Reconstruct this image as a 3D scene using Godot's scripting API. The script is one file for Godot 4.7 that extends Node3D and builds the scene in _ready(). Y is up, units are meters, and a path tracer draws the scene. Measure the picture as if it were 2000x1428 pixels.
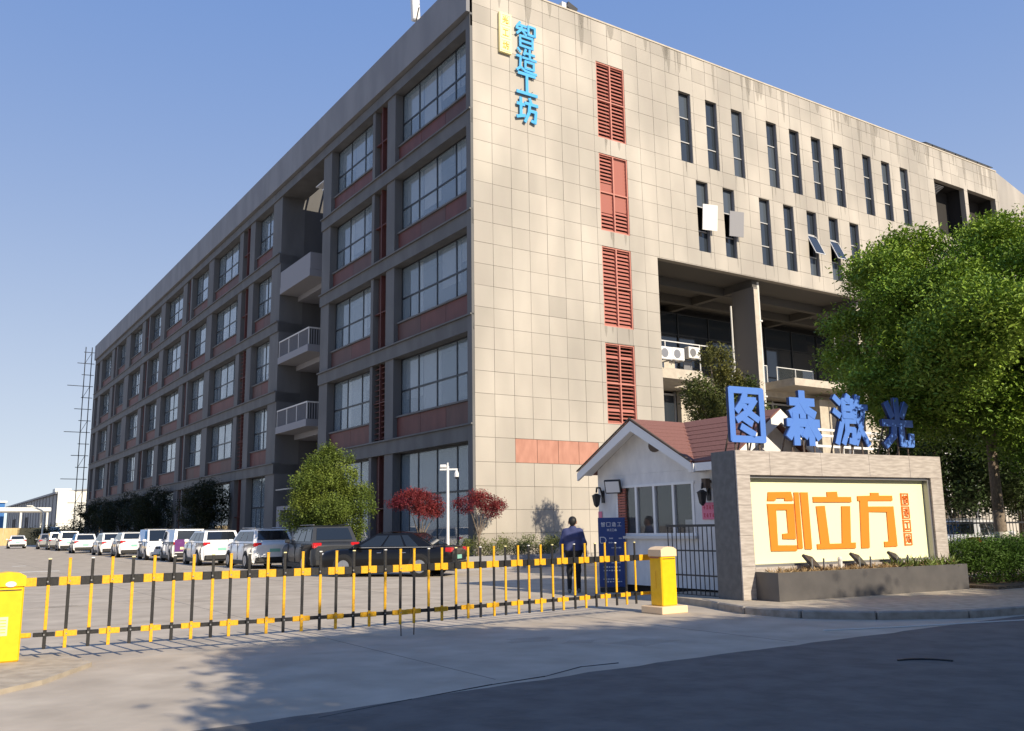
extends Node3D
# Five-storey office block behind a yellow and black folding barrier, seen from the street.
# Axes: the tiled front runs along +X from the corner (CX, CZ), the long grey side runs along -Z from it.

const CX := 18.52
const CZ := -30.5
const FL := [5.0, 9.5, 14.0, 18.5, 23.0]
var M := {}
var boxes := {}
var taken := {}
var rng := RandomNumberGenerator.new()


func _ready():
	rng.seed = 7
	setup_view()
	make_materials()
	make_ground()
	make_office()
	make_guard_house()
	make_sign_wall()
	make_barriers()
	make_gate_and_board()
	make_cars()
	make_person()
	make_plants()
	make_far()


func setup_view():
	var cam := Camera3D.new()
	cam.name = "camera"
	cam.fov = 44.39
	cam.near = 0.1
	cam.far = 1500.0
	var fw := Vector3(0.54584, 0.17753, -0.81887)
	var r := Vector3(0.83348, -0.01486, 0.55235)
	r = (r - fw * r.dot(fw)).normalized()
	var u := r.cross(fw)
	cam.transform = Transform3D(Basis(r, u, -fw), Vector3(0, 1.55, 0))
	add_child(cam)
	cam.current = true
	var we := WorldEnvironment.new()
	we.name = "world_environment"
	var e := Environment.new()
	e.background_mode = Environment.BG_SKY
	var sky := Sky.new()
	var sm := ProceduralSkyMaterial.new()
	sm.sky_top_color = Color8(92, 128, 187)
	sm.sky_horizon_color = Color8(206, 216, 222)
	sm.sky_curve = 0.19
	sm.ground_bottom_color = Color8(120, 118, 112)
	sm.ground_horizon_color = Color8(190, 194, 200)
	sm.sun_angle_max = 1.0
	sky.sky_material = sm
	e.sky = sky
	e.tonemap_mode = Environment.TONE_MAPPER_LINEAR
	e.tonemap_exposure = 1.27
	e.sdfgi_enabled = true
	e.ssao_enabled = true
	e.ssil_enabled = true
	we.environment = e
	add_child(we)
	var sun := DirectionalLight3D.new()
	sun.name = "sun"
	sun.light_energy = 1.6
	sun.light_color = Color(1.0, 0.94, 0.84)
	sun.light_angular_distance = 0.5
	sun.shadow_enabled = true
	var d := Vector3(-0.12, -0.6, -1.0).normalized()
	sun.transform = Transform3D(Basis.looking_at(d, Vector3.UP), Vector3(0, 40, 0))
	add_child(sun)


# ---------------------------------------------------------------- helpers
func numbered(n: String, parent: Node = null) -> String:
	var key := (str(parent.get_instance_id()) if parent else "top") + n
	var c: int = taken.get(key, 0)
	taken[key] = c + 1
	return n if c == 0 else "%s_%03d" % [n, c]


func tag(o, label = "", category = "", group = "", kind = ""):
	if label: o.set_meta("label", label)
	if category: o.set_meta("category", category)
	if group: o.set_meta("group", group)
	if kind: o.set_meta("kind", kind)
	return o


func thing(called, label, category, at = Vector3.ZERO, turn = 0.0, group = ""):
	var o := Node3D.new()
	o.name = numbered(called)
	add_child(o, true)
	o.position = at
	o.rotation.y = turn
	return tag(o, label, category, group)


func node(called, parent, at = Vector3.ZERO, turn = 0.0):
	var o := Node3D.new()
	o.name = numbered(called, parent)
	parent.add_child(o, true)
	o.position = at
	o.rotation.y = turn
	return o


func dup(src, label, at, turn = 0.0):
	var o = src.duplicate()
	o.name = numbered(str(src.name).rstrip("_0123456789"))
	add_child(o, true)
	o.position = at
	o.rotation.y = turn
	o.set_meta("label", label)
	return o


func put(called, mesh, mat, parent = null, xf = Transform3D()):
	var o := MeshInstance3D.new()
	o.name = numbered(called, parent)
	o.mesh = mesh
	o.material_override = mat
	o.transform = xf
	if parent: parent.add_child(o, true)
	else: add_child(o, true)
	return o


func S() -> SurfaceTool:
	var st := SurfaceTool.new()
	st.begin(Mesh.PRIMITIVE_TRIANGLES)
	st.set_smooth_group(-1)
	return st


func done(st: SurfaceTool) -> ArrayMesh:
	st.generate_normals()
	return st.commit()


func ob(called, st, mat, parent = null, xf = Transform3D()):
	return put(called, done(st), mat, parent, xf)


func T(x, y, z) -> Transform3D:
	return Transform3D(Basis(), Vector3(x, y, z))


func RT(at: Vector3, ry = 0.0, rx = 0.0, rz = 0.0) -> Transform3D:
	return Transform3D(Basis.from_euler(Vector3(rx, ry, rz)), at)


func bm(size: Vector3) -> BoxMesh:
	var k := "%.3f %.3f %.3f" % [size.x, size.y, size.z]
	if not boxes.has(k):
		var b := BoxMesh.new()
		b.size = size
		boxes[k] = b
	return boxes[k]


func bput(called, c: Vector3, size: Vector3, mat, parent = null, turn = 0.0):
	return put(called, bm(size), mat, parent, RT(c, turn))


func tri(st, a, b, c):
	st.add_vertex(a); st.add_vertex(b); st.add_vertex(c)


func quad(st, a, b, c, d):
	tri(st, a, b, c); tri(st, a, c, d)


func bx(st, c: Vector3, s: Vector3, xf = Transform3D()):
	var h := s * 0.5
	var v := []
	for i in 8:
		v.append(xf * (c + Vector3(h.x if i & 1 else -h.x, h.y if i & 2 else -h.y, h.z if i & 4 else -h.z)))
	quad(st, v[0], v[2], v[3], v[1]); quad(st, v[5], v[7], v[6], v[4])
	quad(st, v[4], v[6], v[2], v[0]); quad(st, v[1], v[3], v[7], v[5])
	quad(st, v[2], v[6], v[7], v[3]); quad(st, v[4], v[0], v[1], v[5])


func b2(st, a: Vector3, b: Vector3):
	bx(st, (a + b) * 0.5, (b - a).abs())


func bbox(st, c: Vector3, s: Vector3, b: float, xf = Transform3D()):
	var h := s * 0.5
	var V := func(sg: Array, axis: int) -> Vector3:
		var p := Vector3.ZERO
		for k in 3: p[k] = sg[k] * (h[k] if k == axis else h[k] - b)
		return xf * (c + p)
	for a in 3:
		var b1 := (a + 1) % 3
		var c1 := (a + 2) % 3
		for sa in [-1, 1]:
			var q := []
			for w in [[-1, -1], [1, -1], [1, 1], [-1, 1]]:
				var sg := [0, 0, 0]
				sg[a] = sa; sg[b1] = w[0]; sg[c1] = w[1]
				q.append(V.call(sg, a))
			if sa > 0: quad(st, q[3], q[2], q[1], q[0])
			else: quad(st, q[0], q[1], q[2], q[3])
		for sb in [-1, 1]:
			for sc in [-1, 1]:
				var s0 := [0, 0, 0]
				var s1 := [0, 0, 0]
				s0[a] = -1; s1[a] = 1
				s0[b1] = sb; s1[b1] = sb; s0[c1] = sc; s1[c1] = sc
				var q0 = V.call(s0, b1)
				var q1 = V.call(s1, b1)
				var q2 = V.call(s1, c1)
				var q3 = V.call(s0, c1)
				if sb * sc > 0: quad(st, q0, q1, q2, q3)
				else: quad(st, q3, q2, q1, q0)
	for sx in [-1, 1]:
		for sy in [-1, 1]:
			for sz in [-1, 1]:
				var sg := [sx, sy, sz]
				if sx * sy * sz > 0: tri(st, V.call(sg, 2), V.call(sg, 1), V.call(sg, 0))
				else: tri(st, V.call(sg, 0), V.call(sg, 1), V.call(sg, 2))


func cyl(st, a: Vector3, b: Vector3, r1: float, r2: float = -1.0, n := 8, caps := true):
	if r2 < 0: r2 = r1
	var d := (b - a).normalized()
	var s := d.cross(Vector3.UP if absf(d.y) < 0.95 else Vector3.RIGHT).normalized()
	var t := d.cross(s)
	for i in n:
		var p := TAU * i / n
		var q := TAU * (i + 1) / n
		var e0 := s * cos(p) + t * sin(p)
		var e1 := s * cos(q) + t * sin(q)
		quad(st, a + e0 * r1, a + e1 * r1, b + e1 * r2, b + e0 * r2)
		if caps:
			tri(st, a, a + e1 * r1, a + e0 * r1)
			tri(st, b, b + e0 * r2, b + e1 * r2)


func tube(st, pts: Array, r: float, n := 6):
	for i in pts.size() - 1:
		cyl(st, pts[i], pts[i + 1], r, r, n)


func ball(st, c: Vector3, r: Vector3, n := 10, m := 7, xf = Transform3D()):
	for j in m:
		for i in n:
			var q := []
			for w in [[0, 0], [1, 0], [1, 1], [0, 1]]:
				var la := PI * (float(j + w[1]) / m - 0.5)
				var lo := TAU * float(i + w[0]) / n
				q.append(xf * (c + Vector3(cos(la) * cos(lo) * r.x, sin(la) * r.y, cos(la) * sin(lo) * r.z)))
			quad(st, q[3], q[2], q[1], q[0])


func prism(st, poly: PackedVector2Array, z0: float, z1: float, xf = Transform3D()):
	# outline in x, y, pushed along z
	var idx := Geometry2D.triangulate_polygon(poly)
	for i in range(0, idx.size(), 3):
		var a := poly[idx[i]]
		var b := poly[idx[i + 1]]
		var c := poly[idx[i + 2]]
		tri(st, xf * Vector3(a.x, a.y, z1), xf * Vector3(b.x, b.y, z1), xf * Vector3(c.x, c.y, z1))
		tri(st, xf * Vector3(a.x, a.y, z0), xf * Vector3(c.x, c.y, z0), xf * Vector3(b.x, b.y, z0))
	for i in poly.size():
		var a := poly[i]
		var b := poly[(i + 1) % poly.size()]
		quad(st, xf * Vector3(a.x, a.y, z0), xf * Vector3(b.x, b.y, z0), xf * Vector3(b.x, b.y, z1), xf * Vector3(a.x, a.y, z1))


func stroke_glyph(st, strokes: Array, w: float, size: Vector2, depth: float, xf = Transform3D()):
	# each stroke is a polyline in a unit box; every piece stands a little deeper than the one before
	var k := 0
	for s in strokes:
		for i in s.size() - 1:
			var a := Vector2(s[i][0], s[i][1]) * size
			var b := Vector2(s[i + 1][0], s[i + 1][1]) * size
			var d := (b - a).normalized()
			var n := Vector2(-d.y, d.x) * w * size.y * 0.5
			var e := d * w * size.y * 0.32
			prism(st, PackedVector2Array([a - e - n, b + e - n, b + e + n, a - e + n]), -0.0013 * (k % 9), depth + 0.0017 * (k % 9), xf)
			k += 1


const GLYPH := {
	"tu": [[[.07, .97], [.07, .03]], [[.07, .97], [.93, .97], [.93, .03]], [[.07, .03], [.93, .03]], [[.45, .88], [.36, .72], [.22, .58]], [[.38, .78], [.72, .78], [.5, .55], [.22, .4]], [[.4, .7], [.56, .54], [.8, .42]], [[.42, .42], [.6, .34]], [[.34, .26], [.66, .13]]],
	"sen": [[[.15, .82], [.85, .82]], [[.5, 1.0], [.5, .54]], [[.47, .8], [.34, .66], [.14, .58]], [[.53, .8], [.66, .66], [.86, .58]], [[.02, .4], [.48, .4]], [[.25, .55], [.25, 0.0]], [[.23, .38], [.02, .13]], [[.27, .36], [.47, .2]], [[.52, .4], [.98, .4]], [[.75, .55], [.75, 0.0]], [[.73, .38], [.54, .15]], [[.77, .38], [.98, .13]]],
	"ji": [[[.03, .96], [.17, .86]], [[.0, .68], [.14, .6]], [[.03, .04], [.19, .42]], [[.28, .9], [.28, .6]], [[.28, .9], [.54, .9], [.54, .6]], [[.28, .75], [.54, .75]], [[.28, .6], [.54, .6]], [[.43, 1.0], [.38, .92]], [[.24, .5], [.6, .5]], [[.42, .58], [.42, .5]], [[.36, .5], [.34, .26], [.22, .04]], [[.36, .31], [.55, .31], [.53, .06], [.42, .08]], [[.73, 1.0], [.62, .68]], [[.68, .79], [.98, .79]], [[.9, .79], [.8, .4], [.6, .04]], [[.68, .6], [.8, .3], [.98, .03]]],
	"guang": [[[.5, 1.0], [.5, .52]], [[.17, .9], [.31, .66]], [[.83, .9], [.67, .66]], [[.03, .5], [.97, .5]], [[.38, .5], [.34, .24], [.06, .04]], [[.62, .5], [.62, .07], [.93, .07], [.95, .24]]],
	"zhi": [[[.2, 1.0], [.05, .8]], [[.15, .88], [.5, .88]], [[.02, .72], [.52, .72]], [[.29, .88], [.26, .7], [.05, .5]], [[.3, .68], [.5, .52]], [[.62, .93], [.62, .58]], [[.62, .93], [.95, .93], [.95, .58]], [[.62, .58], [.95, .58]], [[.2, .43], [.2, .0]], [[.2, .43], [.82, .43], [.82, .0]], [[.2, .22], [.82, .22]], [[.2, .01], [.82, .01]]],
	"zao": [[[.08, .96], [.2, .84]], [[.02, .64], [.2, .64], [.18, .2]], [[.02, .05], [.2, .2], [.42, .07], [.98, .04]], [[.46, .98], [.38, .76]], [[.42, .83], [.9, .83]], [[.66, 1.0], [.66, .62]], [[.32, .62], [.98, .62]], [[.44, .48], [.44, .2]], [[.44, .48], [.86, .48], [.86, .2]], [[.44, .2], [.86, .2]]],
	"gong": [[[.1, .9], [.9, .9]], [[.5, .9], [.5, .1]], [[.02, .1], [.98, .1]]],
	"fang": [[[.02, .7], [.34, .7]], [[.18, .95], [.18, .2]], [[.0, .15], [.36, .26]], [[.62, 1.0], [.68, .86]], [[.4, .78], [1.0, .78]], [[.62, .78], [.57, .4], [.38, .02]], [[.6, .5], [.92, .5], [.87, .06], [.72, .1]]],
	"square": [[[.05, .95], [.95, .95], [.95, .05], [.05, .05], [.05, .95]]],
}


# ---------------------------------------------------------------- materials
func mat(c: Color, rough = 0.8, metal = 0.0, spec = 0.5) -> StandardMaterial3D:
	# c holds real-world (linear) base colours
	var m := StandardMaterial3D.new()
	m.albedo_color = c.linear_to_srgb()
	m.roughness = rough
	m.metallic = metal
	m.metallic_specular = spec
	return m


func noise_tex(seed_: int, freq: float, lo: Color, hi: Color, octaves := 5, size := 512, mids = []) -> NoiseTexture2D:
	var n := FastNoiseLite.new()
	n.seed = seed_
	n.frequency = freq
	n.fractal_octaves = octaves
	n.noise_type = FastNoiseLite.TYPE_SIMPLEX_SMOOTH
	var t := NoiseTexture2D.new()
	t.width = size
	t.height = size
	t.seamless = true
	t.noise = n
	var g := Gradient.new()
	g.set_color(0, lo.linear_to_srgb())
	g.set_color(1, hi.linear_to_srgb())
	g.set_offset(0, 0.2)
	g.set_offset(1, 0.8)
	for m in mids: g.add_point(m[0], m[1].linear_to_srgb())
	t.color_ramp = g
	return t


func grainy(seed_: int, lo: Color, hi: Color, scale: Vector3, freq := 0.01, rough := 0.85, bump := 0.0, octaves := 5) -> StandardMaterial3D:
	var m := StandardMaterial3D.new()
	m.albedo_texture = noise_tex(seed_, freq, lo, hi, octaves)
	m.uv1_triplanar = true
	m.uv1_world_triplanar = true
	m.uv1_scale = scale
	m.roughness = rough
	if bump > 0:
		m.heightmap_enabled = true
		m.heightmap_texture = noise_tex(seed_ + 50, 0.05, Color.BLACK, Color.WHITE, 5)
		m.heightmap_scale = bump
	return m


func layer(m: StandardMaterial3D, seed_: int, freq: float, lo: Color, hi: Color, mask_lo := 0.0):
	# a second, differently sized pattern multiplied over the first
	m.detail_enabled = true
	m.detail_blend_mode = BaseMaterial3D.BLEND_MODE_MUL
	m.detail_albedo = noise_tex(seed_, freq, lo, hi, 4)
	return m


func make_materials():
	# ground
	M.concrete = layer(grainy(3, Color(.42, .365, .295), Color(.50, .44, .36), Vector3(.13, .13, .13), 0.012, 0.9, 0.2, 6), 13, 0.02, Color(.86, .86, .86), Color(1, 1, 1))
	M.asphalt = grainy(4, Color(.098, .095, .090), Color(.138, .132, .124), Vector3(.21, .21, .21), 0.015, 0.92, 0.4, 6)
	M.paving = grainy(5, Color(.34, .29, .225), Color(.46, .40, .31), Vector3(.35, .35, .35), 0.02, 0.9, 0.3, 6)
	M.kerb = grainy(6, Color(.24, .22, .19), Color(.36, .33, .29), Vector3(.5, .5, .5), 0.02, 0.9)
	M.soil = grainy(7, Color(.10, .07, .045), Color(.22, .16, .10), Vector3(1, 1, 1), 0.03, 1.0, 1.0)
	M.white_line = mat(Color(.62, .62, .60), 0.8)
	# office block
	for k in 7:
		var f: float = [1.0, .985, 1.015, .995, .975, .90, .85][k]
		M["tile%d" % k] = layer(grainy(20 + k, Color(.45 * f, .41 * f, .355 * f), Color(.49 * f, .45 * f, .39 * f), Vector3(.06, .022, .06), 0.012, 0.55, 0.0, 5), 80, 0.007, Color(.74, .745, .75), Color(1, 1, 1))
	M.tile_grout = mat(Color(.27, .245, .21), 0.9)
	M.grey_wall = grainy(30, Color(.112, .113, .115), Color(.145, .146, .148), Vector3(.05, .02, .05), 0.02, 0.75)
	M.fascia = grainy(38, Color(.20, .205, .22), Color(.24, .245, .26), Vector3(.05, .02, .05), 0.02, 0.75)
	M.grey_band = grainy(31, Color(.098, .099, .100), Color(.128, .129, .131), Vector3(.08, .04, .08), 0.02, 0.7)
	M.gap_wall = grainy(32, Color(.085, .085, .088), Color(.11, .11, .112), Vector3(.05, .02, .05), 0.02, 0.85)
	M.red_panel = grainy(33, Color(.105, .036, .032), Color(.14, .048, .041), Vector3(.12, .05, .12), 0.02, 0.6)
	M.red_panel_b = grainy(34, Color(.09, .045, .04), Color(.115, .055, .048), Vector3(.12, .05, .12), 0.02, 0.6)
	M.salmon = grainy(35, Color(.40, .19, .135), Color(.48, .24, .175), Vector3(.25, .1, .25), 0.02, 0.7)
	M.red_slat = mat(Color(.40, .145, .115), 0.6)
	M.red_frame = mat(Color(.48, .20, .155), 0.6)
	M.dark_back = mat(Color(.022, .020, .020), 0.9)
	M.frame_dark = mat(Color(.022, .026, .032), 0.45)
	M.frame_light = mat(Color(.45, .45, .45), 0.5)
	M.glass = mat(Color(.34, .44, .52), 0.0, 0.0, 0.55)
	M.glass.transparency = BaseMaterial3D.TRANSPARENCY_ALPHA
	M.glass.albedo_color.a = 0.3
	M.clear = mat(Color(.10, .12, .13), 0.0, 0.0, 0.6)
	M.clear.transparency = BaseMaterial3D.TRANSPARENCY_ALPHA
	M.clear.albedo_color.a = 0.12
	M.dark_glass = mat(Color(.030, .038, .050), 0.04, 0.0, 0.7)
	M.dark_glass_b = mat(Color(.07, .085, .105), 0.06, 0.0, 0.6)
	M.stain = mat(Color(.20, .185, .16), 0.9)
	M.stain.transparency = BaseMaterial3D.TRANSPARENCY_ALPHA
	M.stain.albedo_color.a = 0.22
	M.ground_stain = mat(Color(.10, .095, .09), 0.9)
	M.ground_stain.transparency = BaseMaterial3D.TRANSPARENCY_ALPHA
	M.ground_stain.albedo_color.a = 0.10
	M.blind = mat(Color(.34, .35, .35), 0.9)
	M.canopy = mat(Color(.55, .49, .38), 0.8)
	M.canopy.backlight_enabled = true
	M.canopy.backlight = Color(.6, .55, .45)
	M.blind_b = mat(Color(.55, .55, .53), 0.9)
	M.blind_c = mat(Color(.22, .24, .25), 0.9)
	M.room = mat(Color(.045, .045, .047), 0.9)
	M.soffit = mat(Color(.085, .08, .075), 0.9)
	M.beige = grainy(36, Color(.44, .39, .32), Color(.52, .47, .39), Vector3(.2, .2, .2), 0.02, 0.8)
	M.grey_mid = mat(Color(.26, .26, .28), 0.7)
	M.white = mat(Color(.75, .75, .74), 0.6)
	M.white_metal = mat(Color(.72, .73, .74), 0.35, 0.1)
	M.off_white = mat(Color(.62, .61, .58), 0.7)
	M.steel = mat(Color(.30, .30, .31), 0.4, 0.6)
	M.black_steel = mat(Color(.022, .022, .025), 0.5)
	M.rust = mat(Color(.10, .075, .06), 0.8)
	# guard house, sign, barrier
	M.render_white = grainy(40, Color(.64, .64, .64), Color(.74, .74, .73), Vector3(.3, .15, .3), 0.02, 0.8)
	M.shingle = grainy(41, Color(.175, .080, .066), Color(.235, .106, .088), Vector3(1.2, 1.2, 1.2), 0.03, 0.85, 0.3)
	M.travertine = grainy(42, Color(.34, .30, .27), Color(.50, .455, .415), Vector3(.25, 1.6, .25), 0.02, 0.6, 0.1, 6)
	M.granite = grainy(43, Color(.085, .080, .078), Color(.105, .098, .095), Vector3(.35, .35, .35), 0.012, 0.35)
	M.dark_stone = grainy(44, Color(.085, .087, .09), Color(.12, .122, .125), Vector3(.5, .5, .5), 0.02, 0.5)
	M.column_grey = mat(Color(.17, .155, .14), 0.8)
	M.sign_cream = mat(Color(.88, .87, .54), 0.4)
	M.orange = mat(Color(.82, .24, .018), 0.4)
	M.orange_b = mat(Color(.80, .20, .03), 0.4)
	M.letter_blue = mat(Color(.095, .22, .62), 0.35)
	M.letter_side = mat(Color(.012, .03, .10), 0.5)
	M.sky_blue = mat(Color(.055, .37, .73), 0.4)
	M.gold = mat(Color(.90, .80, .40), 0.4)
	M.gold_dark = mat(Color(.70, .42, .06), 0.4)
	M.yellow = grainy(47, Color(.80, .49, .006), Color(.86, .54, .008), Vector3(.8, .8, .8), 0.02, 0.4)
	M.yellow_b = grainy(48, Color(.66, .34, .012), Color(.82, .45, .012), Vector3(1.5, 1.5, 1.5), 0.03, 0.45)
	M.black = grainy(49, Color(.010, .010, .011), Color(.026, .024, .023), Vector3(1.5, 1.5, 1.5), 0.03, 0.45)
	M.chrome = mat(Color(.7, .7, .7), 0.12, 1.0)
	M.peach = mat(Color(.80, .60, .38), 0.5)
	M.board_blue = mat(Color(.018, .055, .22), 0.4)
	M.print_white = mat(Color(.70, .72, .76), 0.6)
	M.print_green = mat(Color(.05, .28, .06), 0.6)
	M.pink = mat(Color(.75, .22, .32), 0.7)
	M.pink_dark = mat(Color(.55, .05, .09), 0.7)
	M.brick_red = mat(Color(.42, .15, .11), 0.8)
	# vehicles
	M.car_white = mat(Color(.84, .85, .86), 0.3)
	M.car_white.clearcoat_enabled = true
	M.car_white.clearcoat = 1.0
	M.car_white.clearcoat_roughness = 0.05
	M.car_black = mat(Color(.006, .006, .007), 0.3, 0.0, 0.3)
	M.car_black.clearcoat_enabled = true
	M.car_black.clearcoat = 0.5
	M.car_black.clearcoat_roughness = 0.04
	M.car_grey = mat(Color(.022, .026, .034), 0.3, 0.0, 0.35)
	M.car_grey.clearcoat_enabled = true
	M.car_grey.clearcoat = 0.5
	M.car_silver = mat(Color(.42, .42, .42), 0.3, 0.5)
	M.car_glass = mat(Color(.014, .018, .022), 0.03, 0.0, 0.7)
	M.tyre = mat(Color(.012, .012, .012), 0.9)
	M.rim = mat(Color(.45, .45, .46), 0.3, 0.8)
	M.trim = mat(Color(.018, .018, .019), 0.6)
	M.tail = mat(Color(.50, .015, .02), 0.15)
	M.lamp = mat(Color(.7, .72, .74), 0.1)
	M.plate_blue = mat(Color(.02, .08, .35), 0.4)
	M.plate_green = mat(Color(.25, .55, .45), 0.4)
	M.purple = mat(Color(.12, .02, .16), 0.4)
	# plants
	M.bark = grainy(60, Color(.13, .10, .075), Color(.26, .21, .165), Vector3(2, .7, 2), 0.03, 0.95, 0.8)
	M.whitewash = mat(Color(.66, .62, .56), 0.9)
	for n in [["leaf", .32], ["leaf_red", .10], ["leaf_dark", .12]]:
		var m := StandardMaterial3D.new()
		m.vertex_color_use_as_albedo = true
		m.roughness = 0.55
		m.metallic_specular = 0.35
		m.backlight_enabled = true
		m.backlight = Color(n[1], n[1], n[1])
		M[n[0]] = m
	M.skin = mat(Color(.36, .20, .13), 0.6)
	M.vertex = StandardMaterial3D.new()
	M.vertex.vertex_color_use_as_albedo = true
	M.vertex.roughness = 0.9
	M.hair = mat(Color(.010, .009, .009), 0.6)
	# far things
	M.zinc = grainy(70, Color(.20, .21, .23), Color(.25, .26, .28), Vector3(.3, .02, .3), 0.05, 0.6)
	M.far_white = mat(Color(.72, .72, .66), 0.8)
	M.fence_yellow = grainy(71, Color(.48, .36, .16), Color(.58, .45, .22), Vector3(.2, .05, .2), 0.03, 0.8)
	M.far_blue = mat(Color(.03, .14, .38), 0.7)
	M.pale_blue = mat(Color(.42, .55, .62), 0.7)


# ---------------------------------------------------------------- ground
func sheet(called, pts: Array, y0: float, y1: float, m, parent = null):
	var poly := PackedVector2Array()
	for p in pts: poly.append(Vector2(p[0], -p[1]))
	var st := S()
	prism(st, poly, y0, y1, Transform3D(Basis(Vector3.RIGHT, Vector3(0, 0, -1), Vector3.UP), Vector3.ZERO))
	return ob(called, st, m, parent)


func make_ground():
	var st := S()
	quad(st, Vector3(-900, 0, 500), Vector3(-900, 0, -900), Vector3(900, 0, -900), Vector3(900, 0, 500))
	tag(ob("ground", st, M.concrete), "pale worn concrete of the entrance yard and car lane", "", "", "structure")
	var edge := [[-300, -7.6], [-3.0, -7.62]]
	for k in 46: edge.append([-2.6 + k * .34, -7.62 - .36 * smoothstep(1.0, 8.0, -2.6 + k * .34) + rng.randf_range(-.035, .035)])
	edge += [[13.4, -8.0], [300, -8.1], [300, 2.0], [-300, 2.0]]
	var road = sheet("road", edge, -0.05, 0.004, M.asphalt)
	tag(road, "dark asphalt street in the foreground under tree shade", "", "", "structure")
	var pav = sheet("pavement", [[12.75, -12.6], [12.4, -11.3], [12.55, -10.1], [13.2, -9.3], [14.4, -8.5], [16.2, -8.15], [20, -8.1], [300, -8.15], [300, -14.6], [13.2, -14.6]], -0.05, 0.12, M.paving)
	tag(pav, "pale paved apron in front of the sign wall", "", "", "structure")
	# kerb stones round the apron
	var line := [[13.0, -12.9], [12.62, -12.1], [12.3, -11.2], [12.4, -10.1], [13.1, -9.2], [14.35, -8.4], [16.2, -8.04], [18.2, -7.99], [20.2, -7.99], [22.2, -7.99], [24.2, -7.99], [26.2, -7.99]]
	for i in line.size() - 1:
		var a := Vector3(line[i][0], 0, line[i][1])
		var b := Vector3(line[i + 1][0], 0, line[i + 1][1])
		var k := S()
		bbox(k, Vector3(0, 0.045, 0), Vector3(a.distance_to(b) - 0.012, 0.17, 0.13), 0.02)
		ob("kerb_stone", k, M.kerb, pav, RT((a + b) * 0.5, atan2(-(b.z - a.z), b.x - a.x)))
	# far pavement on our own side, under the street trees
	var near = sheet("pavement_near", [[-60, 2.0], [60, 2.0], [60, 16], [-60, 16]], -0.05, 0.12, M.paving)
	near.name = "pavement_001"
	tag(near, "paved strip under the street trees across the road", "", "", "structure")
	# joints and cracks of the concrete
	var jt := S()
	for z in [-17.0, -22.0, -27.0, -33.0, -40.0, -48.0]:
		b2(jt, Vector3(-12, 0.001, z - 0.007), Vector3(12.5, 0.0035, z + 0.007))
	for x in [0.5, 5.2, 9.9]:
		b2(jt, Vector3(x - 0.007, 0.001, -60), Vector3(x + 0.007, 0.003, -8.2))
	tag(ob("slab_joints", jt, M.tile_grout, null), "thin dark joints between the concrete slabs", "", "", "structure")
	var crack := S()
	var cp := [[3.0, -7.5], [4.0, -7.75], [5.0, -7.95], [5.7, -8.02], [6.4, -8.3], [6.9, -8.25]]
	for i in cp.size() - 1:
		cyl(crack, Vector3(cp[i][0], 0.0035, cp[i][1]), Vector3(cp[i + 1][0], 0.0035, cp[i + 1][1]), 0.003, 0.006, 5)
	tag(ob("road_crack", crack, M.trim, null), "dark crack along the edge of the asphalt", "", "", "structure")
	var pale := S()
	var pts := [[11.2, -8.75], [12.4, -8.3], [13.0, -8.12], [14.6, -7.65], [17.0, -7.2], [21.0, -7.0]]
	for i in pts.size() - 1:
		cyl(pale, Vector3(pts[i][0], .006, pts[i][1]), Vector3(pts[i + 1][0], .006, pts[i + 1][1]), .012, .012, 6)
	var ca = thing("cord", "thin pale cord lying along the edge of the dark road", "cord")
	ob("strand", pale, M.off_white, ca)
	var hose := S()
	var hp := []
	for i in 9: hp.append(Vector3(9.4 + .42 * sin(i * .19), .012, -5.95 - .42 * cos(i * .19)))
	tube(hose, hp, .012, 6)
	var hs = thing("hose", "short dark curved cable lying on the dark road", "cable")
	ob("strand", hose, M.black, hs)
	# old stains and tyre marks on the concrete
	var sn := S()
	for k in 26:
		var cx: float = rng.randf_range(-2.0, 11.0)
		var cz: float = rng.randf_range(-30.0, -8.4)
		var rr: float = rng.randf_range(.08, .5)
		var y := .0042 + .0003 * (k % 8)
		for i in 12:
			var r0: float = rr * (1.0 + .3 * sin(i * 2.1 + k))
			var r1: float = rr * (1.0 + .3 * sin(((i + 1) % 12) * 2.1 + k))
			tri(sn, Vector3(cx, y, cz), Vector3(cx + cos(TAU * (i + 1) / 12) * r1, y, cz + sin(TAU * (i + 1) / 12) * r1 * .7), Vector3(cx + cos(TAU * i / 12) * r0, y, cz + sin(TAU * i / 12) * r0 * .7))
	tag(ob("ground_stains", sn, M.ground_stain), "faint dark stains on the concrete", "", "", "structure")
	for q in [[4.75, -43.2, 1.6], [4.75, -51.6, 0.7]]:
		tag(bput("lane_marking", Vector3(q[0], 0.006, q[1]), Vector3(1.5 if q[2] > 1 else 0.6, 0.004, 0.5), M.white_line), "short white painted dash on the yard", "", "", "structure")
	var pad = sheet("island", [[-2.5, -13.6], [1.75, -13.3], [1.95, -12.0], [1.3, -10.9], [0.1, -9.8], [-2.5, -9.0]], -0.05, 0.05, M.paving)
	tag(pad, "pale concrete island under the left barrier cabinet", "", "", "structure")
	# planting bed along the long side and by the corner
	var bed = thing("planter_bed", "low grey kerbed planting bed at the foot of the tiled front", "planter", Vector3(19.6, 0, -29.75))
	bput("kerb_front", Vector3(0, 0.25, 0.62), Vector3(5.6, 0.5, 0.14), M.grey_mid, bed)
	bput("kerb_end", Vector3(-2.73, 0.25, 0.02), Vector3(0.14, 0.5, 1.06), M.grey_mid, bed)
	bput("soil", Vector3(0.05, 0.2, -0.02), Vector3(5.4, 0.4, 1.1), M.soil, bed)
	var strip = sheet("planting_strip", [[15.4, -31.0], [18.5, -31.0], [18.5, -126], [15.4, -126]], -0.05, 0.1, M.soil)
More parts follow.
